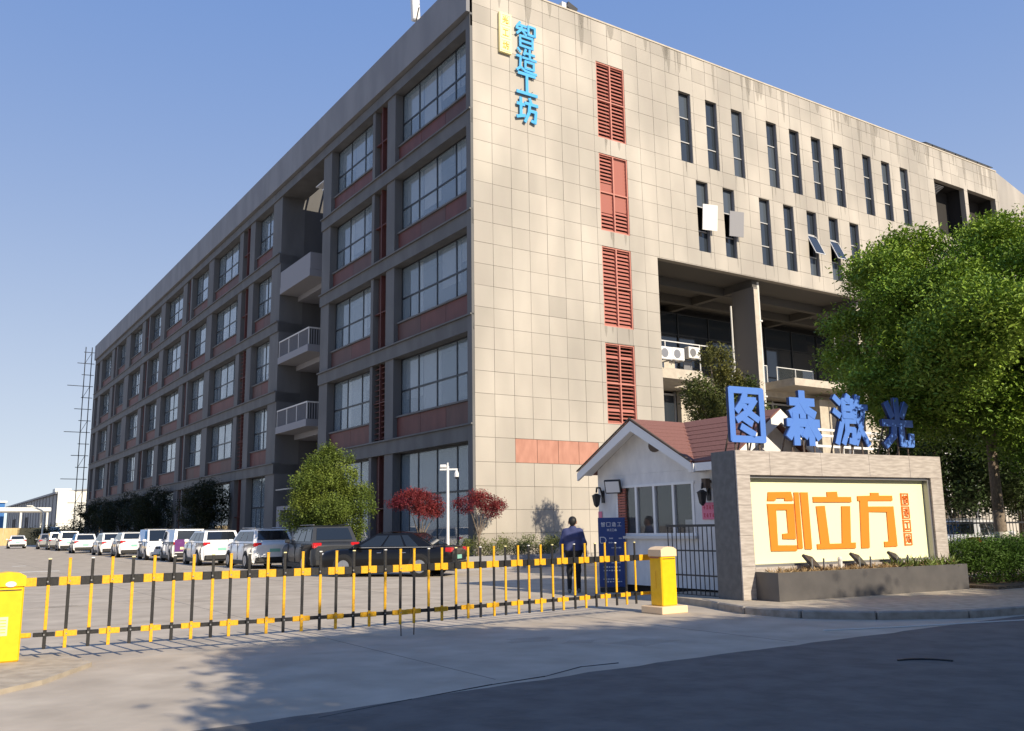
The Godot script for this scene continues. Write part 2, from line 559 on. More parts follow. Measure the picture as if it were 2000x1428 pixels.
	tag(strip, "narrow soil strip between the parked cars and the grey facade", "", "", "structure")


# ---------------------------------------------------------------- office block
func R(u, h, d) -> Vector3: return Vector3(CX + u, h, CZ - d)
func L(v, h, d) -> Vector3: return Vector3(CX + d, h, CZ - v)


func rbox(st, u0, u1, h0, h1, d0, d1): b2(st, R(u0, h0, d0), R(u1, h1, d1))
func lbox(st, v0, v1, h0, h1, d0, d1): b2(st, L(v0, h0, d0), L(v1, h1, d1))


func rect_minus(rects: Array, hole: Rect2) -> Array:
	var out := []
	for r in rects:
		var c: Rect2 = r.intersection(hole)
		if c.size.x < 0.002 or c.size.y < 0.002:
			out.append(r)
			continue
		if c.position.x - r.position.x > 0.01: out.append(Rect2(r.position.x, r.position.y, c.position.x - r.position.x, r.size.y))
		if r.end.x - c.end.x > 0.01: out.append(Rect2(c.end.x, r.position.y, r.end.x - c.end.x, r.size.y))
		if c.position.y - r.position.y > 0.01: out.append(Rect2(c.position.x, r.position.y, c.size.x, c.position.y - r.position.y))
		if r.end.y - c.end.y > 0.01: out.append(Rect2(c.position.x, c.end.y, c.size.x, r.end.y - c.end.y))
	return out


func rspan(u0, u1, h0, h1) -> Rect2: return Rect2(u0, h0, u1 - u0, h1 - h0)


func make_office():
	var B = thing("office_building", "five-storey office block with beige tiled front and long grey side", "building", R(0, 0, 0))
	B.position = Vector3.ZERO
	# cores: floors and inner walls behind the two fronts
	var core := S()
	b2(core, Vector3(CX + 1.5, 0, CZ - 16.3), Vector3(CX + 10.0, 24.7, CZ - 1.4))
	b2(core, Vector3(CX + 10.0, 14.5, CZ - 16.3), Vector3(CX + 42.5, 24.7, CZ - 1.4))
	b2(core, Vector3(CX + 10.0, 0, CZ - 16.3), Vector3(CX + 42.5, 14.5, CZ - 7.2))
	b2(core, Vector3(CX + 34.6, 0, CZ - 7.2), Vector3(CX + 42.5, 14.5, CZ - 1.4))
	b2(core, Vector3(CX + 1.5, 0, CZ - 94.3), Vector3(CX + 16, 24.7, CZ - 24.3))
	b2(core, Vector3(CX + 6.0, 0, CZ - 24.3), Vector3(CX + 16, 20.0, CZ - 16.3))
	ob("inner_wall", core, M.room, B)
	make_front(B)
	make_recess(B)
	make_side(B)
	make_stair_gap(B)
	make_roof_things()


func louvre(B, u0, u1, h0, h1, style: int):
	# framed red screen in the front; style 0 open louvres, 1 closed boards, 2 half open
	var n = node("louvre_screen", B)
	var f := S()
	var um: float = (u0 + u1) * 0.5
	var hm: float = (h0 + h1) * 0.5
	for e in [[u0, u0 + 0.06, h0, h1], [u1 - 0.06, u1, h0, h1], [um - 0.035, um + 0.035, h0, h1]]:
		rbox(f, e[0], e[1], e[2], e[3], 0.03, 0.17)
	for e in [[h0, h0 + 0.06], [h1 - 0.06, h1], [hm - 0.03, hm + 0.03]]:
		rbox(f, u0 + 0.06, u1 - 0.06, e[0], e[1], 0.035, 0.165)
	ob("frame", f, M.red_frame, n)
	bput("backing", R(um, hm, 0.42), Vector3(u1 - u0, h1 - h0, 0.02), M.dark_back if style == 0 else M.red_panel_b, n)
	var rows := 21
	var w: float = (u1 - u0) * 0.5 - 0.1
	var mesh := bm(Vector3(w, 0.015, 0.17))
	for k in rows:
		var h: float = h0 + 0.12 + (h1 - h0 - 0.2) * k / (rows - 1)
		for s in 2:
			var shut := style == 1 or (style == 2 and ((s == 1 and k > 5) or (s == 0 and k > 4 and k < 13)))
			var tilt := deg_to_rad(-78.0 if shut else (30.0 if style == 0 else 54.0))
			if style == 0 and k % 7 == 3: tilt = deg_to_rad(62.0)
			put("slat", mesh, M.red_slat, n, RT(R(lerpf(u0, u1, 0.25 + 0.5 * s), h, 0.14), 0, tilt))


func make_front(B):
	var holes := []
	var strips := [[19.52, 23.38, 3], [14.95, 18.74, 2], [10.43, 14.2, 3], [6.0, 9.66, 0]]
	for s in strips:
		holes.append(rspan(6.86, 8.6, s[0], s[1]))
		louvre(B, 6.86, 8.6, s[0], s[1], 2 if s[2] == 2 else s[2])
	var row1 := [12.22, 14.13, 16.05, 18.79, 20.69, 22.58, 24.55, 27.3, 29.18, 31.08]
	var row2 := [13.14, 15.06, 17.8, 19.74, 21.68, 23.6, 25.5]
	for u in row1: holes.append(rspan(u, u + 0.84, 19.54, 23.32))
	for u in row2: holes.append(rspan(u, u + 0.84, 14.97, 18.69))
	holes.append(rspan(10.28, 34.5, -0.1, 14.16))
	holes.append(rspan(34.8, 38.3, 19.6, 23.35))
	holes.append(rspan(38.7, 42.2, 19.6, 23.4))
	var red := rspan(1.92, 6.3, 4.14, 5.13)
	# structural wall behind the tiles
	var wall := [rspan(0.02, 42.7, 0, 25.46)]
	for h in holes: wall = rect_minus(wall, h)
	var st := S()
	for r in wall: rbox(st, r.position.x, r.end.x, r.position.y, r.end.y, 0.03, 0.34)
	ob("wall", st, M.tile_grout, B)
	# tiles
	var cols := [0.0, .95, 1.92, 2.84, 3.78, 4.73, 5.68, 6.63]
	for k in 40:
		if 7.59 + 0.945 * k < 42.7: cols.append(7.59 + 0.945 * k)
	cols.append(42.7)
	var rows := [0.02, 0.42, 1.32, 2.25, 3.18, 4.14, 5.13]
	for k in 4:
		for j in 5: rows.append(5.98 + 4.52 * k + 0.925 * j)
	rows += [24.1, 24.85, 25.48]
	var bits := []
	for i in cols.size() - 1:
		for j in rows.size() - 1:
			var g := 0.007
			var rr := [Rect2(cols[i] + g, rows[j] + g, cols[i + 1] - cols[i] - 2 * g, rows[j + 1] - rows[j] - 2 * g)]
			for h in holes: rr = rect_minus(rr, h)
			rr = rect_minus(rr, red)
			if rr.size(): bits.append([i + absf(j - 10.0) * 0.1, rr, rows[j]])
	bits.sort_custom(func(a, b): return a[0] < b[0])
	var rest := S()
	var variants := [S(), S(), S()]
	for k in bits.size():
		var out: float = rng.randf_range(-0.004, 0.004)
		if k < 288:
			var t := S()
			for r in bits[k][1]: rbox(t, r.position.x, r.end.x, r.position.y, r.end.y, out, 0.028)
			var tone: int = rng.randi_range(0, 4)
			var worn: float = .6 if bits[k][2] > 23.3 and bits[k][0] > 2.0 else (.3 if bits[k][2] > 21.0 else (.12 if bits[k][2] < 1.0 else .03))
			if rng.randf() < worn: tone = rng.randi_range(5, 6)
			ob("cladding_panel", t, M["tile%d" % tone], B)
		else:
			var pick: int = 2 if rng.randf() < (.45 if bits[k][2] > 23.3 else (.25 if bits[k][2] > 18.5 and bits[k][2] < 19.2 else .05)) else k % 2
			for r in bits[k][1]: rbox(variants[pick], r.position.x, r.end.x, r.position.y, r.end.y, out, 0.028)
	for k in 3: tag(ob("cladding_field", variants[k], M["tile%d" % [0, 3, 5][k]], B), "", "", "", "stuff")
	for k in 4:
		var w: float = 4.38 / 4
		bput("red_panel", R(1.92 + w * (k + 0.5), 4.635, 0.015), Vector3(w - 0.02, 0.97, 0.02), M.salmon, B)
	var cop := S()
	rbox(cop, -0.02, 42.7, 25.48, 25.56, -0.03, 0.5)
	ob("coping", cop, M.beige, B)
	# rain streaks below the coping, the louvres and the window slots
	var rs := S()
	var starts := []
	for k in 46: starts.append([rng.randf_range(.3, 42.0), 25.46, rng.randf_range(.5, 2.1), rng.randf_range(.08, .5)])
	for u in row1:
		for k in 2: starts.append([u + rng.randf_range(.0, .84), 19.53, rng.randf_range(.3, 1.0), rng.randf_range(.04, .14)])
	for u in row2:
		if u < 27: starts.append([u + rng.randf_range(.0, .84), 14.96, rng.randf_range(.2, .7), rng.randf_range(.04, .14)])
	for q in strips:
		for k in 3: starts.append([6.86 + rng.randf_range(.05, 1.7), q[0] - .01, rng.randf_range(.3, .8), rng.randf_range(.05, .2)])
	for q in starts:
		var w: float = q[3] * .5
		var d := -.0052 - .0004 * rng.randi_range(0, 4)
		var low: float = q[1] - q[2]
		var clear := true
		for h in holes: clear = clear and not h.intersects(rspan(q[0] - w, q[0] + w, low, q[1] - .02))
		if not clear or low < .1: continue
		quad(rs, R(q[0] - w, q[1], d), R(q[0] + w, q[1], d), R(q[0] + w * .8, lerpf(low, q[1], .5), d), R(q[0] - w * .7, lerpf(low, q[1], .5), d))
		quad(rs, R(q[0] - w * .7, lerpf(low, q[1], .5), d), R(q[0] + w * .8, lerpf(low, q[1], .5), d), R(q[0] + w * .15, low, d), R(q[0] - w * .1, low, d))
	tag(ob("rain_streaks", rs, M.stain, B), "", "", "", "stuff")
	# wall turning away at the far end
	var e = node("end_wall", B, R(42.7, 0, 0), 0.2)
	bput("wall_panel", Vector3(4, 12.75, -0.2), Vector3(8, 25.5, 0.35), M.tile1, e)
	# narrow windows
	for row in [[row1, 19.54, 23.32], [row2, 14.97, 18.69]]:
		for u in row[0]: slit_window(B, u, u + 0.84, row[1], row[2])
	# the two open roof bays at the far end
	for u in [34.8, 38.7]:
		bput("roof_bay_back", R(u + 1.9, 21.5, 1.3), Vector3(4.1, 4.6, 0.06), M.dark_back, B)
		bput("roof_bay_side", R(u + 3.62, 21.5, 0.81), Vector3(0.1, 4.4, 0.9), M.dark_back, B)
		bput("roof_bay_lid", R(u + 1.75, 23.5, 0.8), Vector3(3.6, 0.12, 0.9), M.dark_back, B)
	var lou := S()
	for k in 9: rbox(lou, 34.85, 36.6, 23.25 - 0.05 * k, 23.27 - 0.05 * k, 0.4 + 0.09 * k, 0.45 + 0.09 * k)
	ob("roof_bay_louvre", lou, M.white_metal, B)
	facade_sign()


func slit_window(B, u0, u1, h0, h1):
	var n = node("window", B)
	var rv := S()
	rbox(rv, u0 - 0.004, u0 + 0.012, h0, h1, 0.04, 0.36)
	rbox(rv, u1 - 0.012, u1 + 0.004, h0, h1, 0.04, 0.36)
	ob("reveal", rv, M.grey_mid, n)
	var f := S()
	var cuts := [h0, h0 + (h1 - h0) * 0.3, h0 + (h1 - h0) * 0.65, h1]
	rbox(f, u0 + 0.012, u0 + 0.05, h0, h1, 0.2, 0.26)
	rbox(f, u1 - 0.05, u1 - 0.012, h0, h1, 0.2, 0.26)
	rbox(f, u0 + 0.05, u1 - 0.05, h0, h0 + 0.04, 0.2, 0.26)
	rbox(f, u0 + 0.05, u1 - 0.05, h1 - 0.04, h1, 0.2, 0.26)
	ob("frame", f, M.frame_dark, n)
	var tr := S()
	for k in [1, 2]: rbox(tr, u0 + 0.05, u1 - 0.05, cuts[k] - 0.025, cuts[k] + 0.025, 0.18, 0.265)
	ob("transom", tr, M.frame_light, n)
	var swung: bool = h0 < 16.0 and (absf(u0 - 13.14) < 0.1 or absf(u0 - 15.06) < 0.1)
	var vent: bool = h0 < 16.0 and (absf(u0 - 21.68) < 0.1 or absf(u0 - 23.6) < 0.1)
	for k in 3:
		var ha: float = cuts[k] + 0.03
		var hb: float = cuts[k + 1] - 0.03
		if k == 1 and swung:
			# top-hung sash pushed out, its pane catching the sun
			var s := S()
			bx(s, Vector3(0, -0.02, 0), Vector3(0.86, hb - ha + 0.06, 0.045))
			put("open_sash", done(s), M.white if u0 < 14 else M.grey_mid, n, RT(R((u0 + u1) * 0.5 + 0.16, (ha + hb) * 0.5, -0.28), -0.22, 0.12))
			continue
		if k == 1 and vent:
			var s := S()
			for q in [[-0.4, -0.37], [0.37, 0.4]]: b2(s, Vector3(q[0], -0.64, -0.02), Vector3(q[1], 0.64, 0.02))
			for q in [[-0.64, -0.6], [0.6, 0.64]]: b2(s, Vector3(-0.37, q[0], -0.02), Vector3(0.37, q[1], 0.02))
			put("open_sash", done(s), M.white_metal, n, RT(R((u0 + u1) * 0.5, (ha + hb) * 0.5 - 0.03, -0.16), 0, -0.42))
			put("sash_pane", bm(Vector3(0.74, 1.2, 0.008)), M.dark_glass, n, RT(R((u0 + u1) * 0.5, (ha + hb) * 0.5 - 0.03, -0.16), 0, -0.42))
			continue
		put("pane", bm(Vector3(u1 - u0 - 0.11, hb - ha, 0.008)), M.dark_glass if rng.randf() < .7 else M.dark_glass_b, n, T(CX + (u0 + u1) * 0.5, (ha + hb) * 0.5, CZ - 0.235))


func facade_sign():
	var n = thing("facade_lettering", "large blue letters running down the top corner of the tiled front", "lettering", R(2.7, 0, 0))
	n.position = Vector3.ZERO
	var k := 0
	for g in [["zhi", 22.75], ["zao", 21.5], ["gong", 20.4], ["fang", 19.15]]:
		var st := S()
		stroke_glyph(st, GLYPH[g[0]], 0.1 if k < 2 else 0.125, Vector2(1.08, 1.14), 0.04, Transform3D(Basis(), R(2.22, g[1], -0.09)))
		ob("letter", st, M.sky_blue, n)
		var pin := S()
		for q in [[2.5, 0.3], [3.1, 0.3], [2.5, 0.9], [3.1, 0.9]]: cyl(pin, R(q[0], g[1] + q[1], 0.0), R(q[0], g[1] + q[1], -0.09), 0.015)
		ob("mounting_pin", pin, M.steel, n)
		k += 1
	var g = thing("facade_plaque", "pale gold plaque of three squares beside the blue letters", "sign", Vector3.ZERO)
	var st := S()
	b2(st, R(1.32, 22.15, -0.16), R(1.95, 24.05, -0.03))
	ob("box", st, M.gold, g)
	for i in 3:
		var h: float = 23.45 - 0.62 * i
		var fr := S()
		stroke_glyph(fr, GLYPH.square, 0.06, Vector2(0.52, 0.54), 0.015, Transform3D(Basis(), R(1.375, h, -0.163)))
		ob("square_border", fr, M.sign_cream, g)
		var ch := S()
		stroke_glyph(ch, GLYPH[["guang", "gong", "fang"][i]], 0.1, Vector2(0.3, 0.34), 0.015, Transform3D(Basis(), R(1.48, h + 0.1, -0.163)))
		ob("small_letter", ch, M.gold_dark, g)


func make_recess(B):
	# deep sheltered opening in the tiled front, with the glazed wall behind
	var st := S()
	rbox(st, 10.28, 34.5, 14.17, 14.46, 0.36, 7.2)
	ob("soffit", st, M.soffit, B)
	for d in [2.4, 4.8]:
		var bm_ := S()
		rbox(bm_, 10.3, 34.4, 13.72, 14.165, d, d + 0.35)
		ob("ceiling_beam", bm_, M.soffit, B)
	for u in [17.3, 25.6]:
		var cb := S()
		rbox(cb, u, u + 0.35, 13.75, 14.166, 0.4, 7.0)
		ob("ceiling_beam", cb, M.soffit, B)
	var cheek := S()
	rbox(cheek, 10.0, 10.27, 0, 14.16, 0.345, 7.2)
	ob("side_wall", cheek, M.beige, B)
	var cheek2 := S()
	rbox(cheek2, 34.52, 34.8, 0, 14.16, 0.345, 7.2)
	ob("side_wall", cheek2, M.beige, B)
	# blade column and rain pipes
	for u in [17.15, 25.7]:
		var c := S()
		rbox(c, u, u + 0.32, 0, 13.72, 0.2, 1.7)
		ob("column", c, M.column_grey, B)
		bput("column_facing", R(u + 0.16, 6.8, 0.19), Vector3(0.33, 13.6, 0.02), M.beige, B)
		var p := S()
		cyl(p, R(u + 0.62, 0, 0.5), R(u + 0.62, 14.1, 0.5), 0.11, 0.11, 10)
		cyl(p, R(u - 0.35, 0, 1.5), R(u - 0.35, 12.9, 1.5), 0.05, 0.05, 8)
		for h in [4.0, 8.0, 12.0]: bx(p, R(u + 0.62, h, 0.5), Vector3(0.27, 0.08, 0.27))
		ob("rain_pipe", p, M.off_white, B)
	# upper glazed wall
	var edges := [10.35, 12.9, 15.4, 17.9, 20.4, 22.9, 25.4, 27.9, 30.4, 32.6, 34.4]
	var fr := S()
	for u in edges: rbox(fr, u - 0.04, u + 0.04, 9.3, 13.7, 6.6, 6.75)
	for h in [9.3, 10.5, 12.4, 13.66]: rbox(fr, 10.35, 34.4, h, h + 0.07, 6.62, 6.73)
	ob("curtain_wall_frame", fr, M.frame_dark, B)
	for i in edges.size() - 1:
		for hh in [[9.37, 10.5], [10.57, 12.4], [12.47, 13.66]]:
			bput("pane", R((edges[i] + edges[i + 1]) * 0.5, (hh[0] + hh[1]) * 0.5, 6.68), Vector3(edges[i + 1] - edges[i] - 0.08, hh[1] - hh[0], 0.012), M.dark_glass, B)
	# first-floor terrace with its parapets
	var sl := S()
	rbox(sl, 10.3, 34.5, 8.55, 9.25, 3.0, 7.2)
	rbox(sl, 10.3, 13.4, 8.45, 8.95, 0.5, 3.0)
	rbox(sl, 20.8, 34.5, 8.9, 9.3, 0.9, 3.0)
	ob("terrace_slab", sl, M.beige, B)
	var pp := S()
	rbox(pp, 10.3, 11.9, 8.95, 9.75, 1.0, 1.15)
	rbox(pp, 11.9, 12.05, 8.95, 9.75, 1.0, 3.0)
	ob("parapet", pp, M.beige, B)
	var rl := S()
	rbox(rl, 10.3, 16.6, 10.95, 11.0, 3.05, 3.1)
	for u in [10.9, 13.4, 15.9]: rbox(rl, u, u + 0.05, 9.25, 10.95, 3.05, 3.1)
	for q in [[18.3, 21.2], [22.0, 25.2]]:
		rbox(rl, q[0], q[1], 10.3, 10.34, 3.05, 3.1)
		for u in [q[0], (q[0] + q[1]) * 0.5, q[1] - 0.04]: rbox(rl, u, u + 0.04, 9.25, 10.3, 3.05, 3.1)
	ob("railing", rl, M.white_metal, B)
	for q in [[18.34, 19.73], [19.79, 21.16], [22.04, 23.58], [23.64, 25.16]]:
		bput("railing_pane", R((q[0] + q[1]) * 0.5, 9.78, 3.075), Vector3(q[1] - q[0], 1.0, 0.012), M.clear, B)
	# ground storeys below the terrace
	var e2 := [10.35, 11.0, 13.2, 14.9, 17.0, 19.0, 21.0, 22.6, 24.4]
	var f2 := S()
	for u in e2: rbox(f2, u - 0.05, u + 0.05, 0, 8.5, 4.0, 4.16)
	for h in [0.1, 3.6, 5.2, 8.3]: rbox(f2, 10.35, 24.4, h, h + 0.1, 4.02, 4.14)
	ob("lower_glazing_frame", f2, M.frame_light, B)
	for i in e2.size() - 1:
		for hh in [[0.2, 3.6], [3.7, 5.2], [5.3, 8.3]]:
			bput("pane", R((e2[i] + e2[i + 1]) * 0.5, (hh[0] + hh[1]) * 0.5, 4.08), Vector3(e2[i + 1] - e2[i] - 0.1, hh[1] - hh[0], 0.012), M.dark_glass, B)
	var bw := S()
	rbox(bw, 24.45, 34.5, 0, 8.5, 2.2, 4.2)
	ob("lower_wall", bw, M.beige, B)
	var bw2 := S()
	rbox(bw2, 14.9, 17.0, 5.3, 8.5, 3.6, 3.9)
	ob("lower_wall", bw2, M.beige, B)
	# air conditioners hanging on the terrace edge
	for q in [[10.62, 9.55, 0.2, "half hidden by the tiled corner"], [12.1, 9.75, 0.9, "facing the street in full sun"], [15.2, 10.45, 2.9, "with a dark fan under the long rail"]]:
		var ac = thing("air_conditioner", "white air conditioner on the terrace edge, %s" % q[3], "air conditioner", R(q[0], q[1], q[2]), 0.0, "air conditioners on the terrace")
		var b := S()
		bbox(b, Vector3(0, 0, 0), Vector3(0.8, 0.62, 0.32), 0.025)
		ob("casing", b, M.white, ac)
		var g := S()
		cyl(g, Vector3(-0.1, 0, 0.16), Vector3(-0.1, 0, 0.175), 0.22, 0.22, 16)
		ob("fan_grille", g, M.steel, ac)
		var br := S()
		bx(br, Vector3(-0.25, -0.34, -0.1), Vector3(0.04, 0.05, 0.6))
		bx(br, Vector3(0.25, -0.34, -0.1), Vector3(0.04, 0.05, 0.6))
		bx(br, Vector3(0, -0.6, -0.38), Vector3(0.6, 0.5, 0.05))
		ob("bracket", br, M.steel, ac)


func make_side(B):
	var runs := [[0.0, 16.8], [23.9, 94.5]]
	for run in runs:
		var inner: float = 0.36 if run[0] < 1 else run[0]
		for f in 4:
			var st := S()
			lbox(st, run[0], run[1], FL[f], FL[f] + 0.62, -0.1, -0.002)
			lbox(st, inner, run[1], FL[f], FL[f] + 0.62, -0.002, 1.5)
			ob("slab_band", st, M.grey_band, B)
			var lg := S()
			lbox(lg, run[0], run[1], FL[f] + 0.622, FL[f] + 0.69, -0.19, -0.002)
			lbox(lg, inner, run[1], FL[f] + 0.622, FL[f] + 0.69, -0.002, 0.4)
			ob("ledge", lg, M.grey_wall, B)
	var top := S()
	lbox(top, 0.0, 94.5, 23.0, 23.52, -0.1, -0.002)
	lbox(top, 0.36, 94.5, 23.0, 23.52, -0.002, 1.5)
	ob("roof_beam", top, M.grey_band, B)
	var fas := S()
	lbox(fas, 0.0, 94.5, 23.62, 25.5, -0.3, -0.002)
	lbox(fas, 0.36, 94.5, 23.62, 25.5, -0.002, 0.25)
	lbox(fas, 0.36, 94.4, 23.52, 23.62, 0.05, 0.24)
	ob("parapet", fas, M.fascia, B)
	var piers := [[0.0, 0.24], [7.4, 8.3], [9.75, 10.05], [15.6, 16.8], [23.9, 25.6], [29.45, 30.5], [32.15, 33.0], [39.8, 41.3], [46.4, 46.9], [48.1, 49.5], [56.2, 57.9], [62.7, 63.2], [64.8, 66.4], [72.4, 74.8], [79.8, 80.3], [81.6, 83.3], [89.9, 91.6], [93.6, 94.5]]
	for p in piers:
		var st := S()
		if p[0] > 0: lbox(st, p[0], p[1], 0, 23.0, -0.02, 1.5)
		else: lbox(st, 0.0, 0.36, 0, 25.5, -0.12, -0.004)
		ob("pilaster", st, M.grey_wall, B)
	var end := S()
	lbox(end, 94.5, 94.7, 0, 25.5, -0.1, 16)
	ob("end_wall", end, M.grey_wall, B)
	var wins := [[0.38, 7.4, 4], [10.05, 15.6, 3], [25.6, 29.45, 2], [33.0, 39.8, 4], [41.3, 46.4, 3], [49.5, 56.2, 4], [57.9, 62.7, 3], [66.4, 72.4, 4], [74.8, 79.8, 3], [83.3, 89.9, 4], [91.6, 93.6, 1]]
	for w in wins:
		for f in 4:
			var near: bool = w[0] < 45
			var parts: int = 3 if w[0] < 5 else (2 if w[0] < 50 else 1)
			for k in parts:
				var a := lerpf(w[0], w[1], float(k) / parts) + 0.01
				var b := lerpf(w[0], w[1], float(k + 1) / parts) - 0.01
				bput("red_panel", L((a + b) * 0.5, FL[f] + 1.185, 0.27), Vector3(0.14, 0.98, b - a), M.red_panel if (f + k + int(w[0])) % 3 else M.red_panel_b, B)
			var sl := S()
			lbox(sl, w[0], w[1], FL[f] + 1.68, FL[f] + 1.76, 0.12, 0.5)
			lbox(sl, w[0] + 0.01, w[1] - 0.01, FL[f] + 0.69, FL[f] + 1.68, 0.345, 0.45)
			ob("sill", sl, M.grey_wall, B)
			side_window(B, w[0], w[1], FL[f] + 1.76, FL[f] + 4.5, FL[f] + 2.95, w[2], near, true)
		side_window(B, w[0], w[1], 0.45, 5.0, 3.05, w[2], w[0] < 45, false)
		var pl := S()
		lbox(pl, w[0], w[1], 0, 0.45, 0.1, 0.6)
		ob("plinth", pl, M.grey_wall, B)
	for s in [[8.3, 9.75], [30.5, 32.15], [46.9, 48.1], [63.2, 64.8], [80.3, 81.6]]:
		for f in 5:
			var h0: float = FL[f - 1] + 0.69 if f > 0 else 0.0
			var h1: float = FL[f]
			var n = node("vent_strip", B)
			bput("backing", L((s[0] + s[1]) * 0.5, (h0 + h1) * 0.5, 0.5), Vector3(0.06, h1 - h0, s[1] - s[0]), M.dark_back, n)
			var louvred: bool = (s[0] < 10 and f == 1) or (s[0] > 30 and s[0] < 31 and (f == 1 or f == 2))
			var mid: float = (s[0] + s[1]) * 0.5
			if louvred:
				var m := bm(Vector3(0.2, 0.03, (s[1] - s[0]) * 0.5 - 0.09))
				for k in 14:
					for t in 2:
						put("slat", m, M.red_panel, n, RT(L(lerpf(s[0], s[1], 0.25 + 0.5 * t), h0 + 0.2 + k * (h1 - h0 - 0.35) / 13, 0.2), 0, 0, 0.5))
			else:
				for k in 4:
					bput("board", L(lerpf(s[0], s[1], (k + 0.5) / 4), (h0 + h1) * 0.5, 0.3), Vector3(0.05, h1 - h0 - 0.04, (s[1] - s[0]) / 4 - 0.02), [M.red_panel, M.red_panel_b][k % 2], n)
			var fr := S()
			lbox(fr, mid - 0.03, mid + 0.03, h0, h1, 0.05, 0.28)
			lbox(fr, s[0], s[1], (h0 + h1) * 0.5 - 0.02, (h0 + h1) * 0.5 + 0.02, 0.06, 0.27)
			ob("frame", fr, M.red_panel, n)


func side_window(B, v0, v1, h0, h1, ht, cols: int, near: bool, blinds: bool):
	var n = node("window", B)
	var f := S()
	var d0 := 0.40
	var d1 := 0.47
	lbox(f, v0, v0 + 0.07, h0, h1, d0, d1)
	lbox(f, v1 - 0.07, v1, h0, h1, d0, d1)
	lbox(f, v0 + 0.07, v1 - 0.07, h0, h0 + 0.07, d0, d1)
	lbox(f, v0 + 0.07, v1 - 0.07, h1 - 0.07, h1, d0, d1)
	var w: float = (v1 - v0) / cols
	for k in range(1, cols): lbox(f, v0 + w * k - 0.035, v0 + w * k + 0.035, h0 + 0.07, h1 - 0.07, d0 + 0.002, d1 - 0.002)
	for k in cols: lbox(f, v0 + w * k + (0.07 if k == 0 else 0.035), v0 + w * (k + 1) - (0.07 if k == cols - 1 else 0.035), ht - 0.04, ht + 0.04, d0 + 0.004, d1 - 0.004)
	for k in cols:
		if k == 0 or k == cols - 1: lbox(f, v0 + w * (k + 0.5) - 0.02, v0 + w * (k + 0.5) + 0.02, h0 + 0.07, ht - 0.04, d0 + 0.008, d1 - 0.008)
	ob("frame", f, M.frame_dark, n)
	var one := S()
	for k in cols:
		for r in [[h0 + 0.07, ht - 0.04], [ht + 0.04, h1 - 0.07]]:
			var a: float = v0 + w * k + 0.035
			var b: float = v0 + w * (k + 1) - 0.035
			var gone: bool = near and r[0] < ht - 0.2 and blinds and ((k == 0 and absf(h0 - 6.76) < 0.1 and v0 < 1) or (k == 0 and v0 > 9 and v0 < 11 and h0 > 15 and h0 < 16))
			if near:
				if gone: a = lerpf(a, b, 0.5)
				put("pane", bm(Vector3(0.008, r[1] - r[0], b - a)), M.glass, n, T(CX + 0.435, (r[0] + r[1]) * 0.5, CZ - (a + b) * 0.5))
			else:
				lbox(one, a, b, r[0], r[1], 0.431, 0.439)
		if blinds and rng.randf() < 0.72:
			var drop: float = rng.randf_range(0.25, 1.0)
			var st := S()
			lbox(st, v0 + w * k + 0.06, v0 + w * (k + 1) - 0.06, lerpf(h1, h0, drop), h1 - 0.05, 0.66, 0.68)
			ob("blind", st, [M.blind, M.blind, M.blind_b, M.blind_c][rng.randi_range(0, 3)], n)
		elif blinds and near and rng.randf() < 0.6:
			var st := S()
			var cw: float = rng.randf_range(.2, .45) * w
			lbox(st, v0 + w * k + 0.06, v0 + w * k + cw, h0 + .05, h1 - 0.05, 0.66, 0.69)
			ob("curtain", st, M.blind_b, n)
	if not near: ob("pane", one, M.glass, n)


